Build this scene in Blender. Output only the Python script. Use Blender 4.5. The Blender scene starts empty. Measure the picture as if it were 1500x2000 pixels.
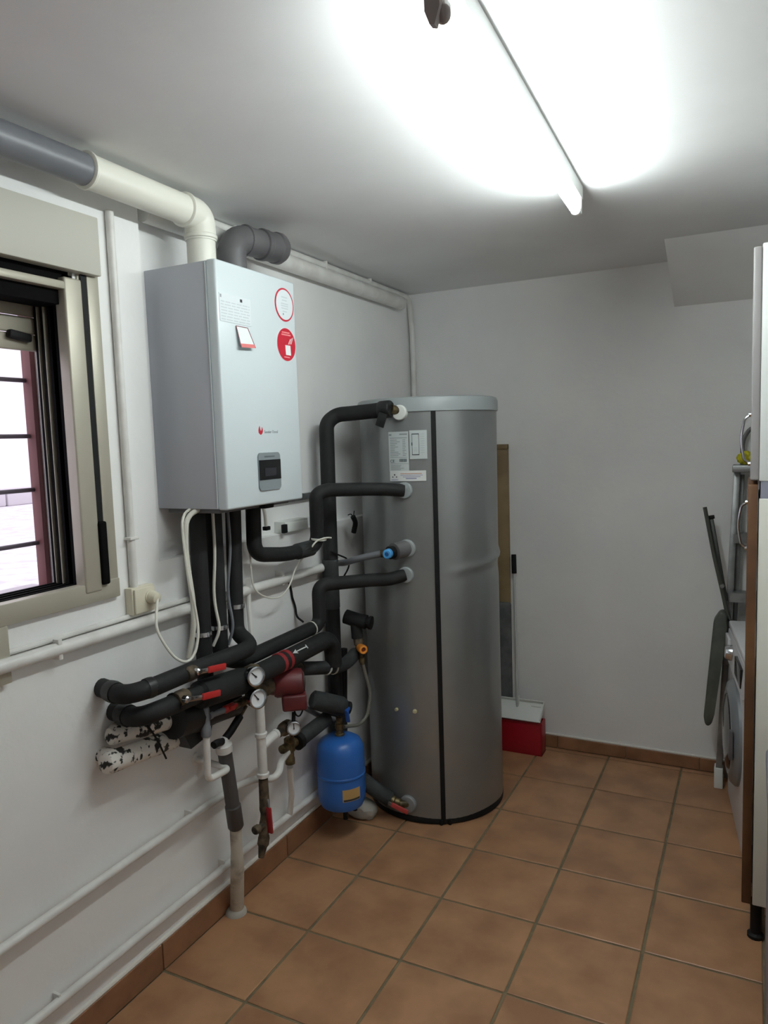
import bpy, bmesh, math, random
from mathutils import Vector, Matrix

random.seed(7)
scene = bpy.context.scene
COL = scene.collection

# ------------------------------------------------------------------ camera
YAW, PITCH, ROLL, FPX = 0.466318766, -0.0973026371, -0.0325345913, 1438.55673
cam_d = bpy.data.cameras.new('camera')
cam = bpy.data.objects.new('camera', cam_d)
COL.objects.link(cam)
fwd = Vector((-math.sin(YAW) * math.cos(PITCH), math.cos(YAW) * math.cos(PITCH), math.sin(PITCH)))
right = Vector((math.cos(YAW), math.sin(YAW), 0))
up = right.cross(fwd)
cr, sr = math.cos(ROLL), math.sin(ROLL)
r2 = cr * right + sr * up
u2 = -sr * right + cr * up
mat4 = Matrix((r2, u2, -fwd)).transposed().to_4x4()
mat4.translation = Vector((1.588, 0.0, 1.58))
cam.matrix_world = mat4
cam_d.sensor_fit = 'HORIZONTAL'
cam_d.sensor_width = 36.0
cam_d.lens = FPX / 1500 * 36.0
cam_d.clip_start = 0.02
scene.camera = cam

# ------------------------------------------------------------------ world, exposure
world = bpy.data.worlds.new('overcast_sky')
scene.world = world
world.use_nodes = True
bg = world.node_tree.nodes['Background']
bg.inputs['Color'].default_value = (0.93, 0.90, 1.0, 1)
bg.inputs['Strength'].default_value = 1.9
vs = scene.view_settings
vs.view_transform = 'Standard'
vs.look = 'None'
vs.gamma = 1.0
vs.use_curve_mapping = False
vs.exposure = 0.0
TUBE_STRENGTH = 93.0
scene.cycles.max_bounces = 12
scene.cycles.diffuse_bounces = 8

# ------------------------------------------------------------------ helpers
def lin(c):
    c = c / 255.0
    return c / 12.92 if c <= 0.04045 else ((c + 0.055) / 1.055) ** 2.4

def rgb(c):
    return (lin(c[0]), lin(c[1]), lin(c[2]), 1)

MATS = {}
def M(name, col, rough=0.5, metal=0.0, col2=None, scale=8.0, lo=0.4, hi=0.6, detail=4.0,
      bump=0.0, bscale=60.0, emit=0.0, spec=0.5, coat=0.0, rand=0.0):
    """procedural material: colour, optional second colour mixed by noise, fine relief"""
    if name in MATS:
        return MATS[name]
    m = bpy.data.materials.new(name)
    m.use_nodes = True
    nt = m.node_tree
    p = nt.nodes['Principled BSDF']
    p.inputs['Base Color'].default_value = rgb(col)
    p.inputs['Roughness'].default_value = rough
    p.inputs['Metallic'].default_value = metal
    p.inputs['Specular IOR Level'].default_value = spec
    if coat:
        p.inputs['Coat Weight'].default_value = coat
        p.inputs['Coat Roughness'].default_value = 0.15
    tc = nt.nodes.new('ShaderNodeTexCoord')
    vec = tc.outputs['Object']
    if rand:
        oi = nt.nodes.new('ShaderNodeObjectInfo')
        mul = nt.nodes.new('ShaderNodeMath'); mul.operation = 'MULTIPLY'
        mul.inputs[1].default_value = 37.0
        nt.links.new(oi.outputs['Random'], mul.inputs[0])
        va = nt.nodes.new('ShaderNodeVectorMath'); va.operation = 'ADD'
        nt.links.new(tc.outputs['Object'], va.inputs[0])
        nt.links.new(mul.outputs[0], va.inputs[1])
        vec = va.outputs[0]
    if col2 is not None:
        n = nt.nodes.new('ShaderNodeTexNoise')
        n.inputs['Scale'].default_value = scale
        n.inputs['Detail'].default_value = detail
        nt.links.new(vec, n.inputs['Vector'])
        cr_ = nt.nodes.new('ShaderNodeValToRGB')
        cr_.color_ramp.elements[0].position = lo
        cr_.color_ramp.elements[1].position = hi
        cr_.color_ramp.elements[0].color = rgb(col)
        cr_.color_ramp.elements[1].color = rgb(col2)
        nt.links.new(n.outputs['Fac'], cr_.inputs['Fac'])
        nt.links.new(cr_.outputs['Color'], p.inputs['Base Color'])
    if bump:
        b = nt.nodes.new('ShaderNodeTexNoise')
        b.inputs['Scale'].default_value = bscale
        b.inputs['Detail'].default_value = 3
        nt.links.new(vec, b.inputs['Vector'])
        bp = nt.nodes.new('ShaderNodeBump')
        bp.inputs['Strength'].default_value = bump
        bp.inputs['Distance'].default_value = 0.004
        nt.links.new(b.outputs['Fac'], bp.inputs['Height'])
        nt.links.new(bp.outputs['Normal'], p.inputs['Normal'])
    if emit:
        p.inputs['Emission Color'].default_value = (0.92, 1.0, 0.975, 1)
        p.inputs['Emission Strength'].default_value = emit
    MATS[name] = m
    return m

def V(*a):
    return Vector(a)

def fillet(pts, rad, seg=7):
    pts = [Vector(p) for p in pts]
    if len(pts) < 3:
        return pts
    out = [pts[0]]
    for i in range(1, len(pts) - 1):
        a, b, c = pts[i - 1], pts[i], pts[i + 1]
        d1, d2 = (a - b), (c - b)
        l = min(rad, d1.length * 0.49, d2.length * 0.49)
        p0 = b + d1.normalized() * l
        p2 = b + d2.normalized() * l
        for k in range(seg + 1):
            t = k / seg
            out.append((1 - t) ** 2 * p0 + 2 * t * (1 - t) * b + t * t * p2)
    out.append(pts[-1])
    return out

class MB:
    """collects shapes into one mesh"""
    def __init__(self):
        self.bm = bmesh.new()
    def _box(self, mw, bevel, seg=2):
        r = bmesh.ops.create_cube(self.bm, size=1.0, matrix=mw)
        if bevel:
            es = set()
            for v in r['verts']:
                es.update(v.link_edges)
            bmesh.ops.bevel(self.bm, geom=list(es), offset=bevel, segments=seg, affect='EDGES', profile=0.5)
        return self
    def box(self, x0, x1, y0, y1, z0, z1, bevel=0.0, seg=2):
        mw = Matrix.Translation(((x0 + x1) / 2, (y0 + y1) / 2, (z0 + z1) / 2)) @ Matrix.Diagonal((abs(x1 - x0), abs(y1 - y0), abs(z1 - z0), 1))
        return self._box(mw, bevel, seg)
    def obox(self, c, size, rot=Matrix(), bevel=0.0, seg=2):
        mw = Matrix.Translation(c) @ rot.to_4x4() @ Matrix.Diagonal((size[0], size[1], size[2], 1))
        return self._box(mw, bevel, seg)
    def bar(self, p0, p1, w, h, bevel=0.0, upv=(0, 0, 1)):
        p0, p1 = Vector(p0), Vector(p1)
        d = (p1 - p0); L = d.length; d.normalize()
        s = d.cross(Vector(upv))
        if s.length < 1e-4:
            s = d.cross(Vector((1, 0, 0)))
        s.normalize(); t = s.cross(d)
        rot = Matrix((d, s, t)).transposed()
        return self.obox((p0 + p1) / 2, (L, w, h), rot, bevel)
    def rings(self, rings, cap=True):
        bm = self.bm
        prev = None; first = None
        for r in rings:
            vs_ = [bm.verts.new(p) for p in r]
            if prev:
                n = len(vs_)
                for i in range(n):
                    bm.faces.new((prev[i], prev[(i + 1) % n], vs_[(i + 1) % n], vs_[i]))
            else:
                first = vs_
            prev = vs_
        if cap:
            bm.faces.new(list(reversed(first))); bm.faces.new(prev)
        return self
    def tube(self, pts, r, fil=0.0, n=14, seg=7, wob=0.0):
        pts = fillet(pts, fil, seg) if fil else [Vector(p) for p in pts]
        q = [pts[0]]
        for p in pts[1:]:
            if (p - q[-1]).length > 1e-5:
                q.append(p)
        pts = q
        t = (pts[1] - pts[0]).normalized()
        ref = Vector((0, 0, 1)) if abs(t.z) < 0.9 else Vector((1, 0, 0))
        nrm = t.cross(ref).normalized()
        rr = []
        for i, p in enumerate(pts):
            if i == 0: tt = (pts[1] - pts[0])
            elif i == len(pts) - 1: tt = (pts[-1] - pts[-2])
            else: tt = (pts[i + 1] - pts[i]).normalized() + (pts[i] - pts[i - 1]).normalized()
            tt.normalize()
            nrm = (nrm - tt * nrm.dot(tt)).normalized()
            b = tt.cross(nrm)
            rad = r(i / (len(pts) - 1)) if callable(r) else r
            if wob:
                rad *= 1 + random.uniform(-wob, wob)
            rr.append([p + (nrm * math.cos(a) + b * math.sin(a)) * rad for a in [2 * math.pi * k / n for k in range(n)]])
        return self.rings(rr)
    def cyl(self, p0, p1, r, n=20):
        return self.tube([p0, p1], r, n=n)
    def lathe(self, org, axis, prof, n=28, cap=True):
        org = Vector(org); ax = Vector(axis).normalized()
        ref = Vector((0, 0, 1)) if abs(ax.z) < 0.9 else Vector((1, 0, 0))
        u = ax.cross(ref).normalized(); w = ax.cross(u)
        return self.rings([[org + ax * h + (u * math.cos(a) + w * math.sin(a)) * max(r, 1e-4) for a in [2 * math.pi * k / n for k in range(n)]] for r, h in prof], cap)
    def ball(self, c, r, sc=(1, 1, 1), sub=2):
        mw = Matrix.Translation(c) @ Matrix.Diagonal((sc[0] * r, sc[1] * r, sc[2] * r, 1))
        bmesh.ops.create_icosphere(self.bm, subdivisions=sub, radius=1.0, matrix=mw)
        return self
    def prism(self, poly, off):
        off = Vector(off)
        a = [self.bm.verts.new(Vector(p)) for p in poly]
        b = [self.bm.verts.new(Vector(p) + off) for p in poly]
        n = len(a)
        self.bm.faces.new(list(reversed(a))); self.bm.faces.new(b)
        for i in range(n):
            self.bm.faces.new((a[i], a[(i + 1) % n], b[(i + 1) % n], b[i]))
        return self

LOC = {}
def build(name, mb, m, parent=None, loc=None, sharp=35):
    me = bpy.data.meshes.new(name)
    bm = mb.bm
    base = Vector(loc) if loc is not None else (LOC[parent.name] if parent is not None else Vector((0, 0, 0)))
    bmesh.ops.recalc_face_normals(bm, faces=bm.faces[:])
    bmesh.ops.translate(bm, verts=bm.verts[:], vec=-base)
    bm.to_mesh(me); bm.free()
    for p in me.polygons:
        p.use_smooth = True
    me.set_sharp_from_angle(angle=math.radians(sharp))
    if m is not None:
        me.materials.append(m)
    o = bpy.data.objects.new(name, me)
    COL.objects.link(o)
    if parent is not None:
        o.parent = parent
    else:
        o.location = base
    LOC[o.name] = base
    return o

def tag(o, label, cat, group=None):
    o['label'] = label
    o['category'] = cat
    if group:
        o['group'] = group
    return o

def thing(name, label, cat, loc, group=None):
    o = bpy.data.objects.new(name, None)
    o.empty_display_size = 0.05
    COL.objects.link(o)
    o.location = loc
    LOC[o.name] = Vector(loc)
    return tag(o, label, cat, group)

def struct(name, mb, m, **k):
    o = build(name, mb, m, **k)
    o['kind'] = 'structure'
    return o

def text_obj(name, body, size, m, parent, origin, xdir, ydir, extr=0.0004, align='LEFT'):
    cu = bpy.data.curves.new('t', 'FONT')
    cu.body = body; cu.size = size; cu.extrude = extr; cu.align_x = align
    tmp = bpy.data.objects.new('t', cu)
    COL.objects.link(tmp)
    dg = bpy.context.evaluated_depsgraph_get()
    me = bpy.data.meshes.new_from_object(tmp.evaluated_get(dg))
    bpy.data.objects.remove(tmp); bpy.data.curves.remove(cu)
    xd, yd = Vector(xdir).normalized(), Vector(ydir).normalized()
    rot = Matrix((xd, yd, xd.cross(yd))).transposed().to_4x4()
    me.transform(Matrix.Translation(Vector(origin) - LOC[parent.name]) @ rot)
    me.materials.clear(); me.materials.append(m)
    o = bpy.data.objects.new(name, me)
    COL.objects.link(o); o.parent = parent
    LOC[o.name] = LOC[parent.name]
    return o

# ------------------------------------------------------------------ materials
wall_m = M('white_wall_paint', (238, 238, 237), 0.75, col2=(231, 231, 231), scale=2.5, lo=.35, hi=.65, bump=0.25, bscale=35)
ceil_m = M('white_ceiling_paint', (236, 237, 238), 0.8, col2=(230, 231, 232), scale=2.0, bump=0.15, bscale=30)
tile_m = M('terracotta_tile', (172, 129, 94), 0.42, col2=(146, 106, 76), scale=7, lo=.36, hi=.66, detail=6, bump=0.12, bscale=40, rand=1)
base_m = M('terracotta_skirting', (146, 104, 74), 0.4, col2=(126, 88, 62), scale=8, bump=0.1, rand=1)
grout_m = M('grout', (122, 108, 82), 0.9, col2=(104, 96, 76), scale=20)
caulk_m = M('white_caulk', (222, 218, 212), 0.7, bump=.3, bscale=80)
foam = M('black_foam', (26, 27, 28), 0.72, col2=(20, 21, 22), scale=14, bump=0.2, bscale=120, spec=.4)
foam_g = M('dark_grey_foam', (54, 57, 58), 0.75, col2=(42, 44, 45), scale=14, bump=0.25, bscale=120, spec=.35)
tape = M('black_tape', (20, 21, 22), 0.45, bump=0.2, bscale=40)
wpipe = M('white_pipe_paint', (224, 223, 220), 0.4, col2=(212, 210, 206), scale=12, bump=0.15, bscale=50)
cream = M('cream_plastic', (224, 223, 213), 0.38)
greypvc = M('grey_pvc', (120, 122, 128), 0.4, col2=(110, 112, 118), scale=5)
darkpl = M('dark_grey_plastic', (98, 96, 98), 0.5, col2=(88, 86, 88), scale=9)
enamel = M('white_enamel', (208, 217, 221), 0.3, spec=.5)
enamel_side = M('shade_tinted_white_enamel', (182, 185, 193), 0.38)  # same white as the front, greyed: the casing's shade is mixed into the colour
silver = M('silver_jacket', (154, 157, 157), 0.36, metal=0.66, col2=(146, 149, 149), scale=3, bump=0.03, bscale=25)
lid_m = M('grey_lid_plastic', (150, 157, 158), 0.42)
black = M('black_rubber', (14, 14, 15), 0.65, spec=.3)
chrome = M('chrome', (215, 217, 220), 0.16, metal=1)
steel = M('galvanised_steel', (170, 174, 176), 0.38, metal=.85, col2=(140, 144, 146), scale=25)
alu = M('aluminium', (150, 152, 152), 0.42, metal=.7, col2=(128, 130, 130), scale=12)
brass = M('tarnished_brass', (120, 104, 74), 0.45, metal=.7, col2=(74, 64, 48), scale=30, bump=.2)
rust = M('rusty_iron', (98, 84, 66), 0.75, metal=.2, col2=(52, 44, 36), scale=30, bump=.5, bscale=90)
redp = M('red_lever_plastic', (176, 40, 38), 0.42)
darkred = M('dark_red_cast', (100, 30, 34), 0.5, col2=(84, 25, 29), scale=14)
bluev = M('blue_vessel_paint', (40, 98, 176), 0.36, spec=.5)
bluep = M('blue_plastic', (80, 160, 222), 0.35)
blued = M('blue_lever', (30, 80, 160), 0.4)
orange = M('orange_plastic', (226, 140, 52), 0.4)
paper = M('paper_label', (228, 232, 232), 0.5)
paper_g = M('grey_paper_label', (186, 194, 194), 0.5)
inkg = M('grey_ink', (150, 156, 160), 0.6)
inkd = M('dark_ink', (38, 40, 44), 0.6)
inkl = M('faint_ink', (196, 203, 208), 0.6)
inkp = M('pink_ink', (236, 150, 150), 0.6)
stred = M('sticker_red', (190, 34, 54), 0.42)
win_m = M('champagne_aluminium', (178, 173, 158), 0.4, metal=.25)
win_d = M('dark_gasket_and_shade', (13, 12, 13), 0.85, spec=.08)
box_m = M('beige_shutter_panel', (190, 188, 178), 0.5)
slat_m = M('beige_shutter_slat', (170, 164, 148), 0.5)
post_m = M('red_brown_iron', (120, 72, 72), 0.55)
bar_m = M('grey_iron', (96, 88, 96), 0.5)
out_wall_m = M('pale_render', (240, 236, 240), 0.85, col2=(230, 226, 232), scale=1.5)
gnd_m = M('pale_gravel', (226, 222, 226), 0.9, col2=(196, 192, 198), scale=9, bump=.5)
kerb_m = M('grey_kerb', (196, 190, 196), 0.9)
beigepl = M('beige_plastic', (216, 210, 190), 0.4)
cordw = M('white_cable', (218, 216, 206), 0.45)
stain = M('stained_white_foam', (214, 209, 202), 0.7, col2=(30, 30, 28), scale=34, lo=.535, hi=.57, detail=8, bump=.5, bscale=60)
dirtyw = M('dirty_white_pipe', (190, 184, 172), 0.6, col2=(110, 104, 92), scale=16, lo=.5, hi=.75, bump=.4)
wood_m = M('pine_board', (134, 112, 78), 0.6, col2=(116, 95, 64), scale=6)
brown_edge = M('brown_edge_band', (102, 68, 38), 0.5, col2=(84, 54, 31), scale=5)
lam = M('white_laminate', (226, 230, 228), 0.35)
lam_warm = M('warm_white_laminate', (222, 222, 212), 0.38)
lamgrey = M('grey_laminate', (140, 142, 156), 0.4)
edgegrey = M('grey_edge_band', (152, 149, 149), 0.4)
redbox_m = M('red_plastic', (150, 18, 32), 0.4)
whitepl = M('white_plastic', (222, 224, 220), 0.4)
board_c = M('olive_grey_cover', (84, 88, 80), 0.55, col2=(70, 74, 68), scale=12)
felt = M('grey_felt', (96, 98, 98), 0.9, col2=(80, 82, 82), scale=16)
yellow = M('yellow_sponge', (204, 196, 40), 0.9, col2=(150, 140, 20), scale=50, bump=.8)
wm_white = M('white_appliance', (206, 206, 208), 0.4)
glass_d = M('dark_door_glass', (22, 24, 26), 0.12)
ringgrey = M('grey_door_ring', (140, 144, 148), 0.35, metal=.4)
bin_m = M('grey_bin_plastic', (128, 132, 140), 0.45)
hookm = M('brown_grey_metal', (150, 142, 140), 0.5)
lampw = M('white_lamp_metal', (226, 228, 226), 0.4)
plaster = M('grey_plaster', (168, 164, 156), 0.85, bump=.5, bscale=40)
gold_lbl = M('gold_label', (178, 146, 92), 0.5)
clearh = M('dull_clear_hose', (110, 108, 100), 0.4)
tube_m = M('lit_fluorescent_tube', (250, 252, 255), 0.5, emit=TUBE_STRENGTH)

# ------------------------------------------------------------------ the setting
YB, ZC, XR, YF = 3.60, 2.33, 2.25, -1.30
REC = -0.04
PIL = 1.647
LEDGE = 1.24

# floor slab and tiles
floor = struct('floor', MB().box(-0.02, XR, YF, YB, -0.08, -0.004), grout_m)
GX, GY, PX, PY, GAP = 0.645, 1.883, 0.331, 0.334, 0.009
tcache = {}
def tile(w, d, h, bev=0.0016):
    k = (round(w, 3), round(d, 3), h)
    if k not in tcache:
        b = bmesh.new()
        hx, hy = w / 2, d / 2
        lo_ = [b.verts.new((sx * hx, sy * hy, -h)) for sx, sy in ((-1, -1), (1, -1), (1, 1), (-1, 1))]
        mid = [b.verts.new((sx * hx, sy * hy, -bev)) for sx, sy in ((-1, -1), (1, -1), (1, 1), (-1, 1))]
        top = [b.verts.new((sx * (hx - bev * 1.5), sy * (hy - bev * 1.5), 0)) for sx, sy in ((-1, -1), (1, -1), (1, 1), (-1, 1))]
        for a, c in ((lo_, mid), (mid, top)):
            for i in range(4):
                b.faces.new((a[i], a[(i + 1) % 4], c[(i + 1) % 4], c[i]))
        b.faces.new(top); b.faces.new(list(reversed(lo_)))
        me = bpy.data.meshes.new('tile')
        b.to_mesh(me); b.free()
        me.materials.append(tile_m)
        tcache[k] = me
    return tcache[k]
for i in range(-2, 6):
    for j in range(-10, 6):
        x0, x1 = GX + i * PX + GAP / 2, GX + (i + 1) * PX - GAP / 2
        y0, y1 = GY + j * PY + GAP / 2, GY + (j + 1) * PY - GAP / 2
        x0, x1 = max(x0, 0.011), min(x1, XR - .001)
        y0, y1 = max(y0, YF + .001), min(y1, YB - 0.011)
        if x1 - x0 < 0.015 or y1 - y0 < 0.015:
            continue
        o = bpy.data.objects.new('tile', tile(x1 - x0, y1 - y0, 0.006))
        COL.objects.link(o)
        o.parent = floor
        o.location = ((x0 + x1) / 2, (y0 + y1) / 2, random.uniform(-0.0006, 0))
        o.rotation_euler = (random.uniform(-.0015, .0015), random.uniform(-.0015, .0015), 0)

# ceiling, walls
struct('ceiling', MB().box(-0.3, XR, YF, YB + .1, ZC, ZC + .1), ceil_m)
w = MB()
w.box(-.22, 0, YF, YB, 0, 1.20)
w.box(-.22, 0, YF, .30, 1.20, ZC)
w.box(-.22, 0, .30, 1.40, 2.06, ZC)
w.box(-.22, 0, 1.40, PIL, 1.20, ZC, 0)
w.box(-.22, 0, PIL, YB, 1.20, LEDGE)
w.box(-.22, REC, PIL, YB, LEDGE, ZC)
struct('wall_left', w, wall_m)
struct('wall_back', MB().box(-.3, XR + .1, YB, YB + .1, -.08, ZC), wall_m)
struct('wall_right', MB().box(XR, XR + .1, YF, YB, -.08, ZC), wall_m)
struct('wall_front', MB().box(-.3, XR + .1, YF - .1, YF, -.08, ZC), wall_m)
# sloped soffit in the far right corner
so = MB().prism([(1.262, 3.175, ZC), (1.262, YB, ZC), (1.262, YB, 2.13)], (XR - 1.262, 0, 0))
struct('trim_1', so, wall_m)

# skirting
bl = struct('baseboard_left', MB().box(0, .004, YF, YB, 0, .088), grout_m)
yj = GY - 10 * PY
while yj < YB:
    a, b = max(yj + .002, YF), min(yj + PY - .002, YB - .02)
    if b - a > .02:
        t = build('tile', MB().box(.001, .011, a, b, .0005, .085, .0015, 1), base_m, bl)
    yj += PY
build('caulk', MB().tube([(0.002, YF, .090), (0.002, .5, .092), (.002, 1.2, .089), (.002, 1.8, .091), (.002, 2.4, .092), (.002, YB, .09)], 0.008, n=8), caulk_m, bl)
bb = struct('baseboard_back', MB().box(0, XR, YB - .004, YB, 0, .062), grout_m)
xj = .06
while xj < XR:
    a, b = xj + .002, min(xj + PX - .002, XR)
    build('tile', MB().box(a, b, YB - .011, YB - .001, .0005, .060, .0015, 1), base_m, bb)
    xj += PX
build('caulk', MB().tube([(0.02, YB - .002, .064), (.6, YB - .002, .066), (1.2, YB - .002, .063), (XR, YB - .002, .065)], 0.006, n=8), caulk_m, bb)

# outside
struct('ground', MB().box(-16, -.22, -14, 18, .84, .92), gnd_m)
struct('wall_outside', MB().box(-9.3, -9.0, -14, 20, .92, 5.2), out_wall_m)
kb = MB()
for k in range(9):
    kb.box(-7.0, -6.6, -4 + k * 2.0, -2.02 + k * 2.0, .92, 1.12, .02)
tag(build('kerb', kb, kerb_m, loc=(-6.8, 5, .92)), 'low grey kerb across the yard outside the window', 'kerb')

# window in the left wall
win = bpy.data.objects.new('window_1', None)
COL.objects.link(win); win.location = (0, .85, 1.17); LOC[win.name] = Vector((0, .85, 1.17))
win['kind'] = 'structure'
fr = MB()
fr.box(-.02, .012, 1.436, 1.475, 1.172, 2.05, .003)
fr.box(-.02, .006, 1.41, 1.44, 1.172, 2.05)
fr.box(-.02, .020, 1.356, 1.412, 1.20, 2.02, .006, 3)
fr.box(-.02, .016, .24, 1.475, 1.172, 1.224, .003)
fr.box(-.02, .018, .30, 1.408, 1.988, 2.008, .003)
fr.box(-.02, -.006, .30, 1.44, 2.0, 2.05)
fr.box(-.02, .014, .24, .33, 1.172, 2.05, .003)
build('window_frame', fr, win_m, win)
build('shutter_box', MB().box(0, .034, .22, 1.467, 2.036, 2.187, .003), box_m, win)
tr = MB()
tr.box(-.10, -.004, 1.370, 1.40, 1.2, 2.03)
tr.box(-.10, -.004, .30, .33, 1.2, 2.03)
tr.box(-.10, -.004, .31, 1.39, 1.2, 1.216)
tr.box(-.075, -.004, .31, 1.39, 1.952, 2.06)  # black box added as painted shade for the dark cavity under the top rail
for xx in (-.022, -.048, -.074, -.097):
    tr.box(xx - .005, xx + .005, 1.356, 1.372, 1.21, 2.0)
    tr.box(xx - .004, xx + .004, .33, 1.372, 1.214, 1.226)
build('sash_track_and_shade_box', tr, win_d, win)
lp = MB()
for xx in (-.064, -.088):
    lp.box(xx - .001, xx + .001, 1.353, 1.371, 1.225, 1.98)
build('track_lip', lp, win_m, win)
build('strap', MB().box(.008, .0115, 1.416, 1.434, 1.37, 2.04), black, win)
build('strap_winder', MB().box(.006, .028, 1.408, 1.434, 1.215, 1.387, .006, 3), win_d, win)
# roller shutter, half down
z = 1.842
k = 0
while z < 2.04:
    s = MB()
    if k == 3:
        s.box(-.122, -.112, .31, 1.368, z, z + .016, .003)
        s.box(-.122, -.112, .31, 1.368, z + .024, z + .043, .003)
        yy = .34
        while yy < 1.36:
            s.box(-.120, -.114, yy, yy + .012, z + .014, z + .026)
            yy += .034
    else:
        s.box(-.124, -.110, .31, 1.399, z, z + .043, .0055, 3)
    build('slat', s, slat_m, win)
    z += .0445; k += 1
build('shutter_stop', MB().bar((-.100, 1.275, 1.880), (-.100, 1.34, 1.872), .02, .022, .006), black, win)
for zz in (1.773, 1.622, 1.475, 1.327):
    build('bar', MB().cyl((-.19, .30, zz), (-.19, 1.40, zz), .0062, 10), bar_m, win)
build('bar_frame', MB().box(-.20, -.165, 1.384, 1.40, 1.2, 2.06, .001), post_m, win)
build('outer_sill', MB().box(-.26, -.10, .29, 1.41, 1.186, 1.203, .002), kerb_m, win)
build('bracket', MB().box(0.0, .02, 1.085, 1.122, 1.035, 1.172, .002), win_m, win)

# ------------------------------------------------------------------ tube lamp
lt = thing('tube_lamp', 'white batten lamp with lit fluorescent tube fixed under the ceiling', 'lamp', (1.115, 1.74, ZC))
ax0, ax1 = Vector((1.1415, 1.12, 0)), Vector((1.0955, 2.36, 0))
dirl = (ax1 - ax0).normalized(); nl = Vector((-dirl.y, dirl.x, 0))    # nl points to -x
def LP(t, side, zz):
    p = ax0 + dirl * t + nl * side
    return (p.x, p.y, zz)
LL = (ax1 - ax0).length
TZ = ZC - .078
build('batten', MB().bar(LP(0, 0, ZC - .0215), LP(LL, 0, ZC - .0215), .034, .043, .003), lampw, lt)
for t in (0.010, LL - .012):
    h = MB().bar(LP(t - .009, 0, ZC - .060), LP(t + .009, 0, ZC - .060), .030, .054, .004)
    build('lampholder', h, lampw, lt)
build('tube', MB().cyl(LP(.020, 0, TZ), LP(LL - .022, 0, TZ), .0135, 16), tube_m, lt)
for t in (0.016, LL - .034):
    build('end_cap', MB().cyl(LP(t, 0, TZ), LP(t + .018, 0, TZ), .0139, 16), lampw, lt)

hk = thing('ceiling_hook', 'brown grey metal hook hanging from the ceiling near the tube lamp', 'hook', (1.205, .955, ZC))
build('plate', MB().box(1.180, 1.230, .930, .980, ZC - .006, ZC, .002), hookm, hk)
build('shank', MB().prism([(1.193, .949, ZC - .004), (1.215, .949, ZC - .004), (1.215, .949, 2.140), (1.207, .949, 2.118), (1.200, .949, 2.120), (1.193, .949, 2.138)], (0, .012, 0)), hookm, hk)
build('tip', MB().ball((1.213, .966, 2.137), .011, (1, 1, 1.2), 2), hookm, hk)

# ------------------------------------------------------------------ boiler
BX, BY0, BY1, BZ0, BZ1 = .197, 1.735, 2.146, 1.386, 2.117
bo = thing('wall_boiler', 'white wall-hung boiler with grey control panel and red stickers', 'boiler', ((BX - .03) / 2, (BY0 + BY1) / 2, BZ0))
build('casing', MB().box(REC, BX - .030, BY0 + .002, BY1 - .002, BZ0 + .003, BZ1 - .002, .002, 2), enamel_side, bo)
fp = build('front_panel', MB().box(BX - .032, BX, BY0, BY1, BZ0, BZ1, .007, 3), enamel, bo)
sd = build('side_trim', MB().box(BX - .033, BX - .0305, BY0 - .0008, BY0 + .003, BZ0 + .006, BZ1 - .006), enamel, bo)
build('underside_tray', MB().box(-.02, BX - .04, BY0 + .02, BY1 - .02, BZ0 - .012, BZ0 + .005, .003), darkpl, bo)
build('hinge_tab', MB().box(BX - .06, BX - .02, 1.955, 2.005, BZ0 - .016, BZ0 + .003, .003), black, bo)
e = 0.0011
def fplate(name, y0, y1, z0, z1, m, parent, lift=e, bev=0.0):
    return build(name, MB().box(BX, BX + lift, y0, y1, z0, z1, bev), m, parent)
def rrect(y0, y1, z0, z1, r, n=6):
    out = []
    for cy, cz, a0 in ((y1 - r, z1 - r, 0), (y0 + r, z1 - r, 90), (y0 + r, z0 + r, 180), (y1 - r, z0 + r, 270)):
        for i in range(n + 1):
            a = math.radians(a0 + 90 * i / n)
            out.append((cy + r * math.cos(a), cz + r * math.sin(a)))
    return out
# control panel
cp = build('control_panel', MB().prism([(BX, y, z) for y, z in rrect(1.893, 2.012, 1.432, 1.552, .014)], (.004, 0, 0)), M('control_grey', (128, 136, 140), .4), bo)
sc = build('screen', MB().box(BX + .003, BX + .0052, 1.894, 2.011, 1.466, 1.529), M('screen_black', (14, 15, 18), .18), cp)
build('display', MB().box(BX + .005, BX + .0057, 1.922, 1.984, 1.477, 1.503), M('display_off', (38, 38, 44), .25), cp)
build('brand_strip', MB().box(BX + .0038, BX + .0046, 1.925, 1.980, 1.537, 1.5415), M('strip_grey', (96, 102, 106), .5), cp)
# logo and name
fl = MB()
fl.prism([(BX, 1.9165 + y, 1.6085 + z) for y, z in ((0, 0), (.007, .003), (.0115, .010), (.0115, .017), (.008, .024), (.0065, .016), (.003, .011), (-.001, .016), (-.004, .028), (-.008, .022), (-.0105, .014), (-.0095, .006))], (.0009, 0, 0))
build('flame_logo', fl, stred, bo)
text_obj('brand_name', 'Saunier Duval', .0135, inkg, bo, (BX + .0003, 1.936, 1.6135), (0, 1, 0), (0, 0, 1))
# energy data sheet
sheet = M('sheet_paper', (216, 223, 227), 0.5)
lb = build('data_sheet', MB().box(BX, BX + e, 1.745, 1.895, 1.941, 2.022), sheet, bo)
pl = MB()
random.seed(3)
for r_ in range(7):
    zz = 2.000 - r_ * .0085
    yy = 1.752
    while yy < 1.885:
        L_ = random.uniform(.012, .03)
        pl.box(BX + e, BX + e + .0003, yy, min(yy + L_, 1.888), zz - .0028, zz)
        yy += L_ + .006
build('printed_lines', pl, inkl, lb)
build('print_mark', MB().box(BX + e, BX + e + .0004, 1.749, 1.755, 2.009, 2.018), inkg, lb)
build('print_mark', MB().box(BX + e, BX + e + .0004, 1.843, 1.853, 2.007, 2.016), inkd, lb)
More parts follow.
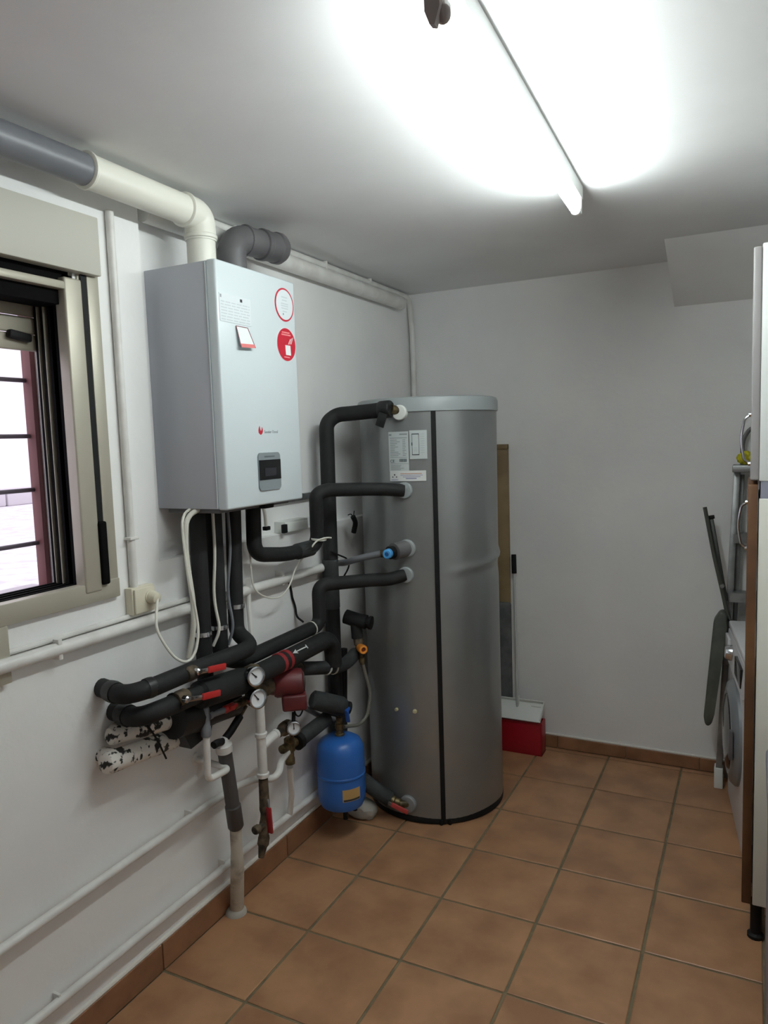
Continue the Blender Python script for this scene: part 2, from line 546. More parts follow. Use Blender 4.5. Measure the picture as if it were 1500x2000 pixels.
# leaflet holder, leaning forward at the bottom
lf = build('leaflet', MB().prism([(BX + .001, 1.816, 1.934), (BX + .001, 1.872, 1.934), (BX + .012, 1.891, 1.874), (BX + .012, 1.820, 1.870)], (.0012, 0, 0)), paper, bo)
def lpz(t, s):   # point on leaflet surface
    a = Vector((BX + .0025, 1.816, 1.934)).lerp(Vector((BX + .0135, 1.820, 1.870)), t)
    b = Vector((BX + .0025, 1.872, 1.934)).lerp(Vector((BX + .0135, 1.891, 1.874)), t)
    return a.lerp(b, s)
bd = MB()
bd.prism([lpz(.82, 0), lpz(.82, 1), lpz(1, 1), lpz(1, 0)], (.0006, 0, 0))
build('red_band', bd, M('salmon_print', (214, 118, 118), .5), lf)
be = MB()
for a_, b_ in (((0, 0), (0, 1)), ((0, 0), (1, 0)), ((0, 1), (1, 1))):
    be.tube([lpz(*a_), lpz(*b_)], .0011, n=6)
build('edge_line', be, M('edge_ink', (148, 90, 100), .5), lf)
# two round stickers
def disc(y, z, r, x0, x1, n=40):
    return MB().lathe((x0, y, z), (1, 0, 0), [(r, 0), (r, x1 - x0)], n)
s1 = build('round_sticker', disc(2.0815, 2.034, .054, BX, BX + e, 44), stred, bo)
build('sticker_face', disc(2.0815, 2.034, .0485, BX + e, BX + e + .0004, 44), sheet, s1)
pl = MB()
for zz, hw in ((2.058, .016), (2.048, .014), (2.037, .020), (2.030, .020), (2.022, .019), (2.012, .012)):
    pl.box(BX + e, BX + e + .0007, 2.0815 - hw, 2.0815 + hw, zz - .0018, zz + .0018)
build('printed_lines', pl, inkl, s1)
build('print_mark', disc(2.072, 2.003, .0035, BX + e, BX + e + .0008, 12), inkg, s1)
s2 = build('round_sticker', disc(2.083, 1.905, .055, BX, BX + e, 44), paper, bo)
build('sticker_face', disc(2.083, 1.905, .0535, BX + e, BX + e + .0004, 44), stred, s2)
pl = MB()
build('printed_lines', MB().box(BX + e, BX + e + .0008, 2.066, 2.098, 1.862, 1.8655), inkp, s2)
for zz, a_, b_ in ((1.944, -.024, .020), (1.9365, -.027, .025)):
    yy = a_
    while yy < b_:
        L_ = random.uniform(.004, .009)
        pl.box(BX + e, BX + e + .0008, 2.083 + yy, 2.083 + min(yy + L_, b_), zz - .0022, zz + .0022)
        yy += L_ + .0018
build('printed_lines', pl, inkp, s2)
pl = MB().prism([(BX + e, 2.077 + y, 1.871 + z) for y, z in ((0, 0), (.030, 0), (.028, .032), (-.002, .032))], (.0008, 0, 0))
for k in range(3):
    pl.bar((BX + e + .0005, 2.094 + .008 * k, 1.907 + .001 * k), (BX + e + .0005, 2.106 + .008 * k, 1.925 + .003 * k), .0022, .0008, upv=(1, 0, 0))
build('card_symbol', pl, paper, s2)
# sockets on top
build('top_collar', MB().lathe((.084, 1.8375, BZ1 - .004), (0, 0, 1), [(.050, 0), (.050, .012), (.046, .016)], 28), enamel_side, bo)
build('top_collar', MB().lathe((.0619, 2.020, BZ1 - .004), (0, 0, 1), [(.055, 0), (.055, .014), (.05, .02)], 28), enamel_side, bo)

# true size of the boiler: deeper, slightly narrower and lower than the drawing above
SB = Vector((1.1287, .9757, .9767))
L0 = LOC[bo.name]
bo.location = (REC + (L0.x - REC) * SB.x, 1.697 + (L0.y - BY0) * SB.y, 1.391 + (L0.z - BZ0) * SB.z)
bo.scale = SB

# mounting rail, cable box on the ledge
rl = thing('mounting_rail', 'thin galvanised strip on the wall at the boiler bottom edge', 'rail', (-.03, 2.35, 1.355))
build('strip', MB().box(REC, REC + .018, 2.15, 2.58, 1.352, 1.378, .002), steel, rl)
build('bolt', MB().cyl((REC + .015, 2.20, 1.36), (REC + .028, 2.20, 1.36), .007, 10), chrome, rl)
bxo = thing('junction_box', 'small white electrical box on the wall ledge behind insulated pipe', 'electrical box', (-.01, 2.38, LEDGE))
build('box', MB().box(REC, .012, 2.30, 2.46, LEDGE, 1.285, .004), whitepl, bxo)
build('cover', MB().box(.012, .018, 2.31, 2.45, LEDGE + .004, 1.278, .003), whitepl, bxo)
build('gland', MB().box(.012, .028, 2.27, 2.292, 1.245, 1.278, .003), black, bxo)
bxw = thing('thin_tube', 'thin clear tube with black clip under the boiler', 'tube', (.05, 2.2, 1.27))
build('hose', MB().tube([(.03, 2.13, 1.385), (.03, 2.15, 1.33), (.03, 2.152, 1.285)], .006, .02, 8), cordw, bxw)
build('clip', MB().box(.022, .04, 2.14, 2.166, 1.272, 1.286, .002), black, bxw)

# ------------------------------------------------------------------ flue and duct
fx = .10
fu = thing('flue_pipe', 'cream and grey flue pipe running from boiler top along the wall', 'flue pipe', (fx, 1.40, 2.25))
build('grey_section', MB().cyl((fx, YF + .02, 2.262), (fx, 1.39, 2.268), .0385, 26), greypvc, fu)
cs = build('cream_section', MB().cyl((fx, 1.375, 2.268), (fx, 1.73, 2.264), .0425, 28), cream, fu)
build('rim', MB().lathe((fx, 1.370, 2.268), (0, 1, 0), [(.0415, 0), (.0465, .003), (.0465, .010), (.043, .014)], 28), cream, cs)
el = build('elbow', MB().tube([(fx, 1.725, 2.2640), (fx, 1.797, 2.263), (fx, 1.797, 2.188)], .0455, .052, 28, 12), cream, fu)
build('rim', MB().lathe((fx, 1.722, 2.2642), (0, 1, 0), [(.0445, 0), (.0495, .003), (.0495, .011), (.046, .015)], 28), cream, el)
build('rim', MB().lathe((fx, 1.797, 2.192), (0, 0, 1), [(.0445, 0), (.049, .003), (.049, .011), (.046, .015)], 28), cream, el)
build('drop', MB().cyl((fx, 1.797, 2.103), (fx, 1.797, 2.20), .0425, 28), cream, fu)

du = thing('air_duct', 'dark grey plastic elbow duct on top of the boiler beside cream flue', 'duct', (.085, 1.975, BZ1))
build('elbow', MB().tube([(.075, 1.975, 2.103), (.075, 1.975, 2.245), (.105, 2.185, 2.25)], .046, .07, 28, 12), darkpl, du)
dv = (Vector((.105, 2.185, 2.25)) - Vector((.075, 1.975, 2.245))).normalized()
o0 = Vector((.0932, 2.105, 2.2482))
build('socket', MB().lathe(o0, dv, [(.046, 0), (.052, .004), (.052, .022), (.049, .026), (.049, .070), (.053, .074), (.053, .092), (.044, .108), (.02, .116)], 28), darkpl, du)
build('socket_ring', MB().lathe((.0755, 1.99, 2.245) and Vector((.082, 2.03, 2.2465)), dv, [(.046, 0), (.0505, .003), (.0505, .012), (.046, .015)], 28), darkpl, du)
build('bracket', MB().bar((REC, 1.925, 2.245), (.03, 1.925, 2.225), .012, .03, .002), steel, du)

cd = thing('ceiling_conduit', 'thin white conduit along wall and ceiling corner then down the back wall', 'conduit', (-.02, 2.8, 2.30))
build('run', MB().tube([(-.026, 1.66, 2.312), (-.026, 2.6, 2.311), (-.022, YB - .03, 2.308), (-.015, YB - .017, 2.10), (-.012, YB - .017, .30)], .0145, .05, 12, 8), wpipe, cd)
for yy in (2.12, 2.72, 3.12):
    build('clip', MB().box(-.044, -.008, yy - .006, yy + .006, 2.293, 2.329, .003), wpipe, cd)
bp = thing('painted_pipe', 'thick white painted pipe below the ceiling conduit on recessed wall', 'pipe', (-.002, 2.6, 2.25))
build('run', MB().cyl((-.003, 1.67, 2.262), (-.003, 3.40, 2.258), .031, 22), wpipe, bp)
build('cap', MB().lathe((-.003, 3.39, 2.258), (0, 1, 0), [(.033, 0), (.033, .035), (.029, .044), (.01, .046)], 22), wpipe, bp)

# ------------------------------------------------------------------ conduit, socket and cord by the window
vc = thing('wall_conduit', 'thin white vertical conduit beside the window above the socket', 'conduit', (.012, 1.53, 1.19))
build('run', MB().cyl((.011, 1.530, 1.185), (.011, 1.530, 2.225), .0115, 14), wpipe, vc)
build('clip', MB().box(0, .026, 1.514, 1.548, 1.322, 1.330, .002), wpipe, vc)
sk = thing('wall_socket', 'beige surface-mounted double socket with a plug in it', 'socket', (.02, 1.545, 1.11))
build('back_box', MB().box(0, .028, 1.504, 1.590, 1.108, 1.186, .003), beigepl, sk)
build('cover', MB().box(.028, .036, 1.508, 1.586, 1.112, 1.182, .003), beigepl, sk)
build('outlet', MB().lathe((.036, 1.566, 1.152), (1, 0, 0), [(.021, 0), (.021, .003), (.018, .004)], 24), beigepl, sk)
pc = thing('power_cord', 'white power cord looping from beige socket up to the boiler', 'cord', (.07, 1.55, .96))
build('plug', MB().lathe((.036, 1.566, 1.152), (1, 0, -.15), [(.018, 0), (.019, .012), (.015, .026), (.008, .03)], 20), beigepl, pc)
build('cable', MB().tube([(.062, 1.566, 1.148), (.075, 1.545, 1.110), (.09, 1.525, 1.07), (.105, 1.543, 1.015), (.12, 1.565, .975), (.13, 1.60, .955), (.13, 1.635, .975), (.13, 1.655, 1.03), (.125, 1.652, 1.10), (.115, 1.640, 1.20), (.10, 1.645, 1.31), (.085, 1.662, 1.385), (.08, 1.74, 1.40)], .0042, .05, 8, 5), cordw, pc)

tag(build('condensate_hose', MB().tube([(.10, 1.735, 1.395), (.10, 1.662, 1.375), (.10, 1.652, 1.27), (.10, 1.673, 1.111), (.10, 1.668, 1.035), (.085, 1.655, .95)], .0078, .06, 10), cordw, loc=(.10, 1.67, .97)), 'thick white hose hanging from the boiler next to the looping power cord', 'hose')

# ------------------------------------------------------------------ white wall pipes
hp = thing('wall_pipe', 'white pipe running along the wall at socket height behind black pipes', 'pipe', (.03, 1.9, 1.06), 'white pipes along the left wall')
build('run', MB().tube([(.024, YF + .02, 1.093), (.024, 1.7, 1.079), (.024, 2.52, 1.071), (.024, 2.66, 1.071)], .0175, 0, 14), wpipe, hp)
for yy in (1.25, 2.24):
    build('clip', MB().box(0, .036, yy - .006, yy + .006, 1.055, 1.108, .002), wpipe, hp)
hp2 = thing('cable_conduit', 'thin white cable conduit just above the socket-height wall pipe', 'conduit', (.01, 1.4, 1.10))
build('run', MB().cyl((.009, YF + .02, 1.111), (.009, 1.745, 1.104), .0075, 10), wpipe, hp2)
build('end_fitting', MB().lathe((.009, 1.735, 1.104), (0, 1, 0), [(.0095, 0), (.0095, .018)], 12), wpipe, hp2)

p1 = thing('wall_pipe', 'white pipe low on the wall stepping up around the gauge riser', 'pipe', (.03, 1.5, .41), 'white pipes along the left wall')
build('run', MB().tube([(.025, YF + .02, .416), (.025, 1.0, .418), (.025, 1.835, .422), (.025, 1.93, .418), (.06, 1.985, .424), (.12, 2.00, .427), (.125, 2.03, .440), (.10, 2.075, .455), (.09, 2.145, .468)], .0125, .025, 12, 5), wpipe, p1)
for yy in (.6, 1.69):
    build('clip', MB().box(0, .027, yy - .004, yy + .004, .406, .442, .002), wpipe, p1)
p2 = thing('wall_pipe', 'white pipe just above the skirting passing behind the grey drain pipe', 'pipe', (.03, 1.5, .17), 'white pipes along the left wall')
build('run', MB().tube([(.022, YF + .02, .186), (.022, 1.1, .180), (.022, 2.0, .171), (.022, 2.56, .158)], .0125, 0, 12), wpipe, p2)
build('riser', MB().tube([(.022, 2.225, .165), (.05, 2.205, .26), (.085, 2.152, .40)], .0115, 0, 12), wpipe, p2)
for yy in (1.178, 1.835):
    build('clip', MB().box(0, .024, yy - .004, yy + .004, .165, .198, .002), wpipe, p2)

# ------------------------------------------------------------------ insulated pipes
def clamp(parent, c, axis, r, wdt=.014, m=chrome, name='clamp'):
    a = Vector(axis).normalized()
    b = MB().lathe(Vector(c) - a * wdt / 2, a, [(r - .002, 0), (r + .0015, 0), (r + .0015, wdt), (r - .002, wdt)], 22)
    b.obox(Vector(c) + Vector((r + .003, -.004, 0)), (.008, .012, wdt * .9), Matrix(), .001)
    return build(name, b, m, parent)

v1 = thing('insulated_pipe', 'black insulated pipe dropping from boiler, clamped, next to the hanging cord', 'insulated pipe', (.06, 1.755, .77), 'black insulated pipes below the boiler')
build('lagging', MB().tube([(.06, 1.757, BZ0 - .002), (.06, 1.755, 1.15), (.06, 1.752, .795)], .0255, 0, 16), foam, v1)
clamp(v1, (.06, 1.7535, .998), (0, 0, 1), .026)

v2 = thing('insulated_pipe', 'black insulated pipe from boiler middle bending along wall to tank lower port', 'insulated pipe', (.07, 2.1, .86), 'black insulated pipes below the boiler')
build('lagging', MB().tube([(.06, 1.833, BZ0 - .002), (.06, 1.830, .90), (.078, 1.90, .866), (.118, 2.345, .888), (.120, 2.342, 1.042), (.24, 2.525, 1.033), (.30, 2.60, 1.026), (.345, 2.637, 1.040)], .0262, .040, 16, 7), foam, v2)
clamp(v2, (.06, 1.8305, 1.001), (0, 0, 1), .027)
build('cable_tie', MB().lathe((.1135, 2.29, .8852), (0.08, 1, .05), [(.0265, 0), (.028, 0), (.028, .005), (.0265, .005)], 18).bar((.135, 2.292, .89), (.148, 2.27, .905), .003, .002), cordw, v2)

a_ = thing('insulated_pipe', 'black insulated pipe leaving the wall with upper red lever, rising to boiler', 'insulated pipe', (.1, 1.6, .92), 'black insulated pipes below the boiler')
build('lagging', MB().tube([(.0, 1.400, .930), (.115, 1.372, .932), (.150, 1.425, .938), (.150, 1.62, .936), (.150, 1.885, .928), (.062, 1.915, .962), (.06, 1.918, 1.02), (.06, 1.933, BZ0 - .002)], .0262, .05, 16, 7), foam, a_)
build('joint', MB().lathe((.060, 1.385, .931), (.97, -.24, 0), [(.0285, -.018), (.030, 0), (.0285, .018)], 18), tape, a_)
build('joint', MB().lathe((.145, 1.43, .938), (.2, .98, 0), [(.0275, -.012), (.029, 0), (.0275, .012)], 18), tape, a_)
clamp(a_, (.06, 1.9215, 1.05), (0, 0, 1), .0275)
def lever(parent, p0, p1, p2, body_r=.018, red=redp, stem=None):
    vv = build('valve_lever', MB().bar(p0, p1, .004, .014, .001, upv=(0, 0, 1)).lathe(Vector(p0) - Vector((.014, 0, 0)), (1, 0, 0), [(.010, 0), (.010, .014), (.006, .018)], 12), chrome, parent)
    build('grip', MB().bar(p1, p2, .009, .019, .003, upv=(0, 0, 1)), red, vv)
    return vv
build('valve_body', MB().lathe((.165, 1.55, .938), (0, 1, 0), [(.018, 0), (.022, .01), (.022, .03), (.018, .04)], 14).cyl((.165, 1.575, .94), (.188, 1.575, .943), .008, 10), rust, a_)
lever(a_, (.193, 1.575, .944), (.193, 1.613, .938), (.193, 1.690, .927))

b_ = thing('insulated_pipe', 'thick black insulated pipe with lower red lever, red bands and white arrow', 'insulated pipe', (.15, 1.9, .85), 'black insulated pipes below the boiler')
build('lagging', MB().tube([(.0, 1.437, .852), (.120, 1.405, .858), (.158, 1.475, .870), (.160, 1.62, .866)], .0272, .05, 16, 7), foam, b_)
build('joint', MB().lathe((.062, 1.4205, .855), (.96, -.26, .05), [(.030, -.02), (.0315, 0), (.030, .02)], 18), tape, b_)
build('cable_tie', MB().lathe((.160, 1.50, .874), (0, 1, -.03), [(.0265, 0), (.0285, 0), (.0285, .004), (.0265, .004)], 18), black, b_)
build('thick_lagging', MB().lathe((.160, 1.60, .862), (0, 1, -.10), [(.03, 0), (.041, .008), (.042, .20), (.036, .235), (.025, .242)], 20), foam, b_)
mp = build('manifold_lagging', MB().tube([(.150, 1.82, .836), (.142, 1.90, .828), (.140, 2.20, .829), (.140, 2.355, .831), (.140, 2.395, .79), (.140, 2.40, .715)], .0335, .055, 18, 9), foam, b_)
for yy in (2.028, 2.066):
    build('red_band', MB().lathe((.140, yy, .829), (0, 1, 0), [(.033, 0), (.0355, .002), (.0355, .017), (.033, .019)], 20), M('red_tape', (140, 34, 40), .45), b_)
ar = MB()
sx = .140 + .0345 * math.cos(.75); sz = .829 + .0345 * math.sin(.75)
tn = Vector((-math.sin(.75), 0, math.cos(.75)))
def AP(y, s):
    return Vector((sx, y, sz)) + tn * s
nrm_ = Vector((math.cos(.75), 0, math.sin(.75))) * .0012
ar.prism([AP(2.085, 0), AP(2.112, -.009), AP(2.108, -.002), AP(2.172, -.002), AP(2.172, -.008), AP(2.177, -.008), AP(2.177, .008), AP(2.172, .008), AP(2.172, .002), AP(2.108, .002), AP(2.112, .009)], nrm_)
build('flow_arrow', ar, M('arrow_white', (200, 204, 204), .5), b_)
build('valve_body', MB().lathe((.170, 1.50, .884), (0, 1, -.03), [(.018, 0), (.023, .01), (.023, .035), (.018, .045)], 14).cyl((.175, 1.52, .886), (.203, 1.51, .888), .008, 10), rust, b_)
lever(b_, (.209, 1.505, .889), (.209, 1.564, .876), (.209, 1.640, .864))

c4 = thing('insulated_pipe', 'black insulated pipe running level from boiler then up to tank middle port', 'insulated pipe', (.08, 2.2, 1.15), 'black insulated pipes below the boiler')
build('lagging', MB().tube([(.065, 2.035, BZ0 - .002), (.070, 2.022, 1.205), (.085, 2.20, 1.180), (.105, 2.372, 1.187), (.128, 2.338, 1.385), (.150, 2.375, 1.400), (.24, 2.545, 1.391), (.30, 2.60, 1.386), (.352, 2.637, 1.379)], .0262, .05, 16, 8), foam, c4)
build('joint', MB().lathe((.0925, 2.30, 1.182), (.08, 1, .02), [(.027, -.05), (.030, -.045), (.030, .04), (.027, .045)], 18), foam_g, c4)
build('cable_tie', MB().lathe((.118, 2.362, 1.212), (0.1, 0, 1), [(.0265, 0), (.030, 0), (.030, .007), (.0265, .007)], 18), cordw, c4)

wv = thing('insulated_pipe', 'tall vertical black insulated pipe bending over to the tank top port', 'insulated pipe', (.05, 2.56, .2), 'black insulated pipes below the boiler')
build('lagging', MB().tube([(.045, 2.560, .24), (.05, 2.556, .90), (.05, 2.560, 1.30), (.05, 2.566, 1.655), (.078, 2.60, 1.688), (.17, 2.612, 1.692), (.322, 2.607, 1.700)], .030, .055, 18, 8), foam, wv)
build('wrap', MB().lathe((.05, 2.553, .90), (0, 0, 1), [(.0305, 0), (.033, .004), (.033, .20), (.0305, .204)], 18), foam_g, wv)
build('tape_end', MB().lathe((.272, 2.608, 1.698), (1, -.03, .05), [(.033, 0), (.035, .006), (.034, .045), (.031, .05)], 18).obox((.296, 2.570, 1.658), (.036, .008, .055), Matrix.Rotation(.35, 3, 'Y'), .002), tape, wv)

# ------------------------------------------------------------------ stained stubs and black block
for (p0, p1, r_, lab) in (((.030, 1.395, .799), (.075, 1.585, .784), .0255, 'stained white painted pipe stub, the upper one of two tied together'),
                          ((.055, 1.352, .744), (.055, 1.60, .716), .0300, 'stained white painted pipe stub, the lower one of two tied together')):
    st = thing('pipe_stub', lab, 'pipe', p0, 'stained stubs below the black pipes')
    d_ = (Vector(p1) - Vector(p0)); L_ = d_.length
    build('lagging', MB().lathe(p0, d_, [(r_ * .6, -.012), (r_ * .9, -.006), (r_, .004), (r_, L_ - .006), (r_ * .9, L_ + .004), (r_ * .5, L_ + .008)], 20), stain, st)
    build('wall_collar', MB().tube([(0, p0[1] + .034, p0[2]), (p0[0] - .004, p0[1] + .034, p0[2])], r_ * .8, 0, 16), stain, st)
tag(build('cable_tie', MB().tube([(.075, 1.452, .845), (.100, 1.470, .80), (.094, 1.50, .755), (.092, 1.53, .690)], .0028, .02, 8), black, loc=(.09, 1.49, .69)), 'black cable tie hanging around the stained white stubs', 'cable tie')
blk = thing('lagged_joint', 'bulky black insulation wrap beside the stained white stubs', 'insulation', (.085, 1.7, .72))
build('wrap', MB().lathe((.09, 1.560, .792), (0, 1, -.16), [(.040, 0), (.056, .006), (.056, .11), (.046, .18), (.042, .29), (.028, .30)], 18), tape, blk)
build('flap', MB().prism([(.07, 1.560, .79), (.07, 1.72, .76), (.07, 1.70, .705), (.07, 1.610, .690)], (.045, 0, 0)), tape, blk)

# ------------------------------------------------------------------ fill line and white loop pipe
fi = thing('filling_pipe', 'white loop pipe with grey coupling and small red filling valve', 'pipe', (.12, 1.66, .57))
build('run', MB().tube([(.135, 1.655, .73), (.132, 1.655, .578), (.132, 1.755, .570), (.0, 1.752, .583)], .0105, .022, 12, 6), wpipe, fi)
build('collar', MB().lathe((.0, 1.752, .583), (1, 0, 0), [(.020, 0), (.020, .006), (.013, .010)], 18), wpipe, fi)
build('coupling', MB().lathe((.135, 1.655, .715), (0, 0, 1), [(.014, 0), (.0155, .004), (.0155, .028), (.0135, .032), (.0135, .085), (.011, .09)], 16), greypvc, fi)
build('branch', MB().cyl((.137, 1.655, .775), (.140, 1.735, .768), .0095, 12).lathe((.1385, 1.665, .774), (0, 1, 0), [(.0125, 0), (.0125, .014)], 12), greypvc, fi)
build('filling_valve', MB().lathe((.140, 1.735, .768), (0, 1, -.04), [(.010, 0), (.0125, .006), (.0125, .020), (.010, .024), (.0125, .028), (.0125, .044), (.010, .048)], 14).obox((.154, 1.765, .772), (.012, .035, .012), Matrix(), .003), redp, fi)
build('union', MB().lathe((.140, 1.783, .766), (0.02, 1, -.04), [(.010, 0), (.014, .004), (.014, .022), (.011, .028), (.015, .034), (.015, .062), (.010, .085), (.010, .10)], 12), brass, fi)

# ------------------------------------------------------------------ gauges
CAMP = Vector((1.588, 0, 1.58))
def gauge(parent, c, r, ang, nrm=(.93, -.36, .05)):
    n = Vector(nrm).normalized(); c = Vector(c)
    g = build('gauge', MB().lathe(c - n * .022, n, [(r * .5, -.014), (r * .9, -.006), (r * 1.0, 0), (r * 1.02, .020), (r * 1.10, .023), (r * 1.10, .027), (r * .96, .029), (r * .88, .026), (r * .86, .021)], 30), M('gauge_chrome', (176, 178, 182), .22, metal=1), parent)
    build('dial', MB().lathe(c - n * .002, n, [(r * .87, 0), (r * .87, .0022)], 30), M('dial_white', (228, 230, 234), .4), g)
    u = Vector((0, 0, 1)); u = (u - n * u.dot(n)).normalized(); s = n.cross(u) * -1
    d = u * math.cos(ang) + s * math.sin(ang)
    cc = c + n * .0015
    build('needle', MB().bar(cc - d * r * .18, cc + d * r * .72, .0028, .0014, upv=n).lathe(cc - n * .001, n, [(r * .09, 0), (r * .09, .003)], 10), inkd, g)
    return g
gm = thing('gauge_manifold', 'white riser with two round chrome gauges on a brass block', 'manifold', (.12, 1.93, .22))
build('riser', MB().tube([(.118, 1.945, .735), (.118, 1.945, .46)], .0165, 0, 16), wpipe, gm)
for zz in (.725, .607, .466):
    build('ring', MB().lathe((.118, 1.945, zz - .009), (0, 0, 1), [(.018, 0), (.0215, .003), (.0215, .015), (.018, .018)], 16), wpipe, gm)
build('block', MB().box(.150, .185, 1.825, 1.870, .765, .880, .006).cyl((.15, 1.86, .77), (.12, 1.945, .745), .017, 14), brass, gm)
gauge(gm, (.222, 1.795, .866), .0285, -.75)
gauge(gm, (.222, 1.800, .793), .0285, -.6)
build('branch', MB().cyl((.118, 1.95, .566), (.112, 2.03, .572), .0165, 14).lathe((.112, 2.028, .572), (0, 1, 0), [(.0185, 0), (.0185, .012)], 14), wpipe, gm)
build('branch_lagging', MB().lathe((.112, 2.04, .570), (0, 1, .02), [(.013, 0), (.017, .004), (.018, .03), (.024, .04), (.026, .06), (.025, .078), (.012, .082)], 16), rust, gm)
build('rusty_pipe', MB().tube([(.118, 1.945, .452), (.118, 1.945, .34), (.114, 1.945, .30), (.11, 1.94, .23)], lambda t: .0155 + .002 * math.sin(t * 9), 0.03, 14, 5, .05), rust, gm)
build('drain_cock', MB().lathe((.112, 1.89, .292), (0.1, 1, 0), [(.013, 0), (.015, .004), (.015, .02), (.011, .024), (.011, .05)], 12).lathe((.11, 1.94, .232), (0, -.35, -1), [(.017, -.02), (.020, -.01), (.020, .012), (.015, .02), (.010, .055)], 12), rust, gm)
lv = build('valve_lever', MB().bar((.132, 1.94, .385), (.140, 1.938, .35), .004, .016, .001), steel, gm)
build('grip', MB().bar((.140, 1.937, .358), (.138, 1.945, .262), .010, .020, .004, upv=(1, 0, 0)), M('dark_red_lever', (150, 26, 34), .4), lv)

# ------------------------------------------------------------------ pump line
pu = thing('circulator_pump', 'dark red circulator pump with brass unions between black pipes', 'pump', (.14, 2.1, .68))
build('motor_housing', MB().lathe((.095, 2.065, .742), (.80, .60, -.02), [(.045, 0), (.050, .01), (.050, .080), (.046, .096), (.036, .102)], 28), darkred, pu)
build('terminal_box', MB().obox((.152, 2.100, .680), (.085, .088, .056), Matrix.Rotation(.64, 3, 'Z'), .008, 3), darkred, pu)
build('volute', MB().lathe((.055, 2.10, .740), (1, .02, 0), [(.034, 0), (.052, .012), (.052, .05), (.044, .062)], 26), darkred, pu)
build('faceplate', MB().lathe((.1755, 2.126, .740), (.80, .60, -.02), [(.033, 0), (.033, .004), (.026, .006), (.012, .008)], 24), M('plate_dark', (58, 52, 48), .5), pu)
build('union', MB().lathe((.10, 1.958, .744), (0, 1, 0), [(.018, 0), (.022, .006), (.022, .03), (.019, .036), (.026, .044), (.026, .075), (.021, .09)], 18), rust, pu)
build('union', MB().lathe((.10, 2.145, .752), (0, 1, -.03), [(.021, 0), (.026, .01), (.026, .04), (.022, .046), (.024, .075), (.020, .085)], 18), rust, pu)
build('tie', MB().tube([(.155, 2.09, .658), (.16, 2.095, .625), (.16, 2.12, .612), (.16, 2.145, .632), (.155, 2.15, .66)], .0028, .02, 8), black, pu)
dl = thing('insulated_pipe', 'short black insulated pipe from the red pump to the safety valve', 'insulated pipe', (.11, 2.4, .68), 'black insulated pipes below the boiler')
build('lagging', MB().tube([(.10, 2.222, .750), (.115, 2.33, .722), (.13, 2.46, .690), (.13, 2.53, .690), (.125, 2.60, .705)], .0262, .05, 16, 6), foam_g, dl)
for yy in (2.37, 2.41):
    build('cable_tie', MB().lathe((.118 + (yy - 2.33) * .12, yy, .722 - (yy - 2.33) * .245), (.1, 1, -.22), [(.026, 0), (.0285, 0), (.0285, .004), (.026, .004)], 18), cordw, dl)

# ------------------------------------------------------------------ small mixing valve with gauge
mx = thing('mixing_valve', 'brass tee valve with small round gauge above the white riser', 'valve', (.1, 2.15, .41))
build('body', MB().cyl((.100, 2.14, .505), (.155, 2.085, .582), .009, 10).lathe((.09, 2.148, .515), (0, 0, -1), [(.012, 0), (.020, .006), (.021, .05), (.016, .056), (.016, .075), (.018, .08), (.018, .10)], 16).cyl((.09, 2.10, .486), (.09, 2.195, .482), .016, 14), brass, mx)
gauge(mx, (.165, 2.072, .588), .023, 0.0, (.70, -.72, 0))
build('stem', MB().cyl((.158, 2.082, .610), (.158, 2.086, .640), .007, 10), black, mx)
build('arm', MB().lathe((.09, 2.192, .478), (.06, 1, .10), [(.020, 0), (.030, .004), (.031, .02), (.026, .022), (.0285, .028), (.0285, .20), (.02, .205)], 18), foam_g, mx)
build('arm_end', MB().lathe((.09, 2.188, .478), (.06, 1, .10), [(.024, 0), (.0325, .004), (.0325, .026), (.028, .028)], 18), black, mx)

# ------------------------------------------------------------------ expansion vessel
vx, vy = .135, 2.432
ve = thing('expansion_vessel', 'small blue pressure vessel hanging beside the silver tank', 'pressure vessel', (vx, vy, .10))
prof = [(.012, .128), (.060, .130), (.084, .142), (.0935, .164), (.0955, .190), (.0955, .266), (.0965, .267), (.0980, .270), (.0980, .275), (.0965, .278), (.0955, .279), (.0955, .350), (.0925, .378), (.081, .402), (.058, .416), (.028, .421), (.010, .422)]
build('shell', MB().lathe((vx, vy, 0), (0, 0, 1), [(r_, z_) for r_, z_ in prof], 40), bluev, ve)
for s_ in (-1, 1):
    build('foot', MB().lathe((vx + .035, vy + s_ * .038, .092), (0, 0, 1), [(.010, .006), (.009, .036), (.012, .046)], 12), black, ve)
la = MB()
def vpt(a, z_, r_=.0962):
    return Vector((vx + r_ * math.cos(a), vy + r_ * math.sin(a), z_))
def cyl_patch(c, r_, a0, a1, z0, z1, th=.0012, n=10):
    b = MB()
    rr = []
    for i in range(n + 1):
        a = a0 + (a1 - a0) * i / n
        d = Vector((math.cos(a), math.sin(a), 0))
        p = Vector((c[0], c[1], 0))
        rr.append([p + d * r_ + Vector((0, 0, z0)), p + d * (r_ + th) + Vector((0, 0, z0)), p + d * (r_ + th) + Vector((0, 0, z1)), p + d * r_ + Vector((0, 0, z1))])
    b.rings(rr)
    return b
lbv = build('label', cyl_patch((vx, vy), .0955, math.radians(-58), math.radians(-12), .188, .236, .0008), gold_lbl, ve)
build('print', cyl_patch((vx, vy), .0963, math.radians(-56), math.radians(-14), .190, .197, .0005), inkd, lbv)
build('top_fitting', MB().lathe((vx, vy, .420), (0, 0, 1), [(.020, 0), (.020, .008), (.014, .012), (.014, .025), (.018, .028), (.018, .048), (.013, .052), (.013, .075)], 14), brass, ve)
vi = thing('insulated_valve', 'dark grey foam-wrapped valve with blue lever above the blue vessel', 'valve', (vx, vy, .51))
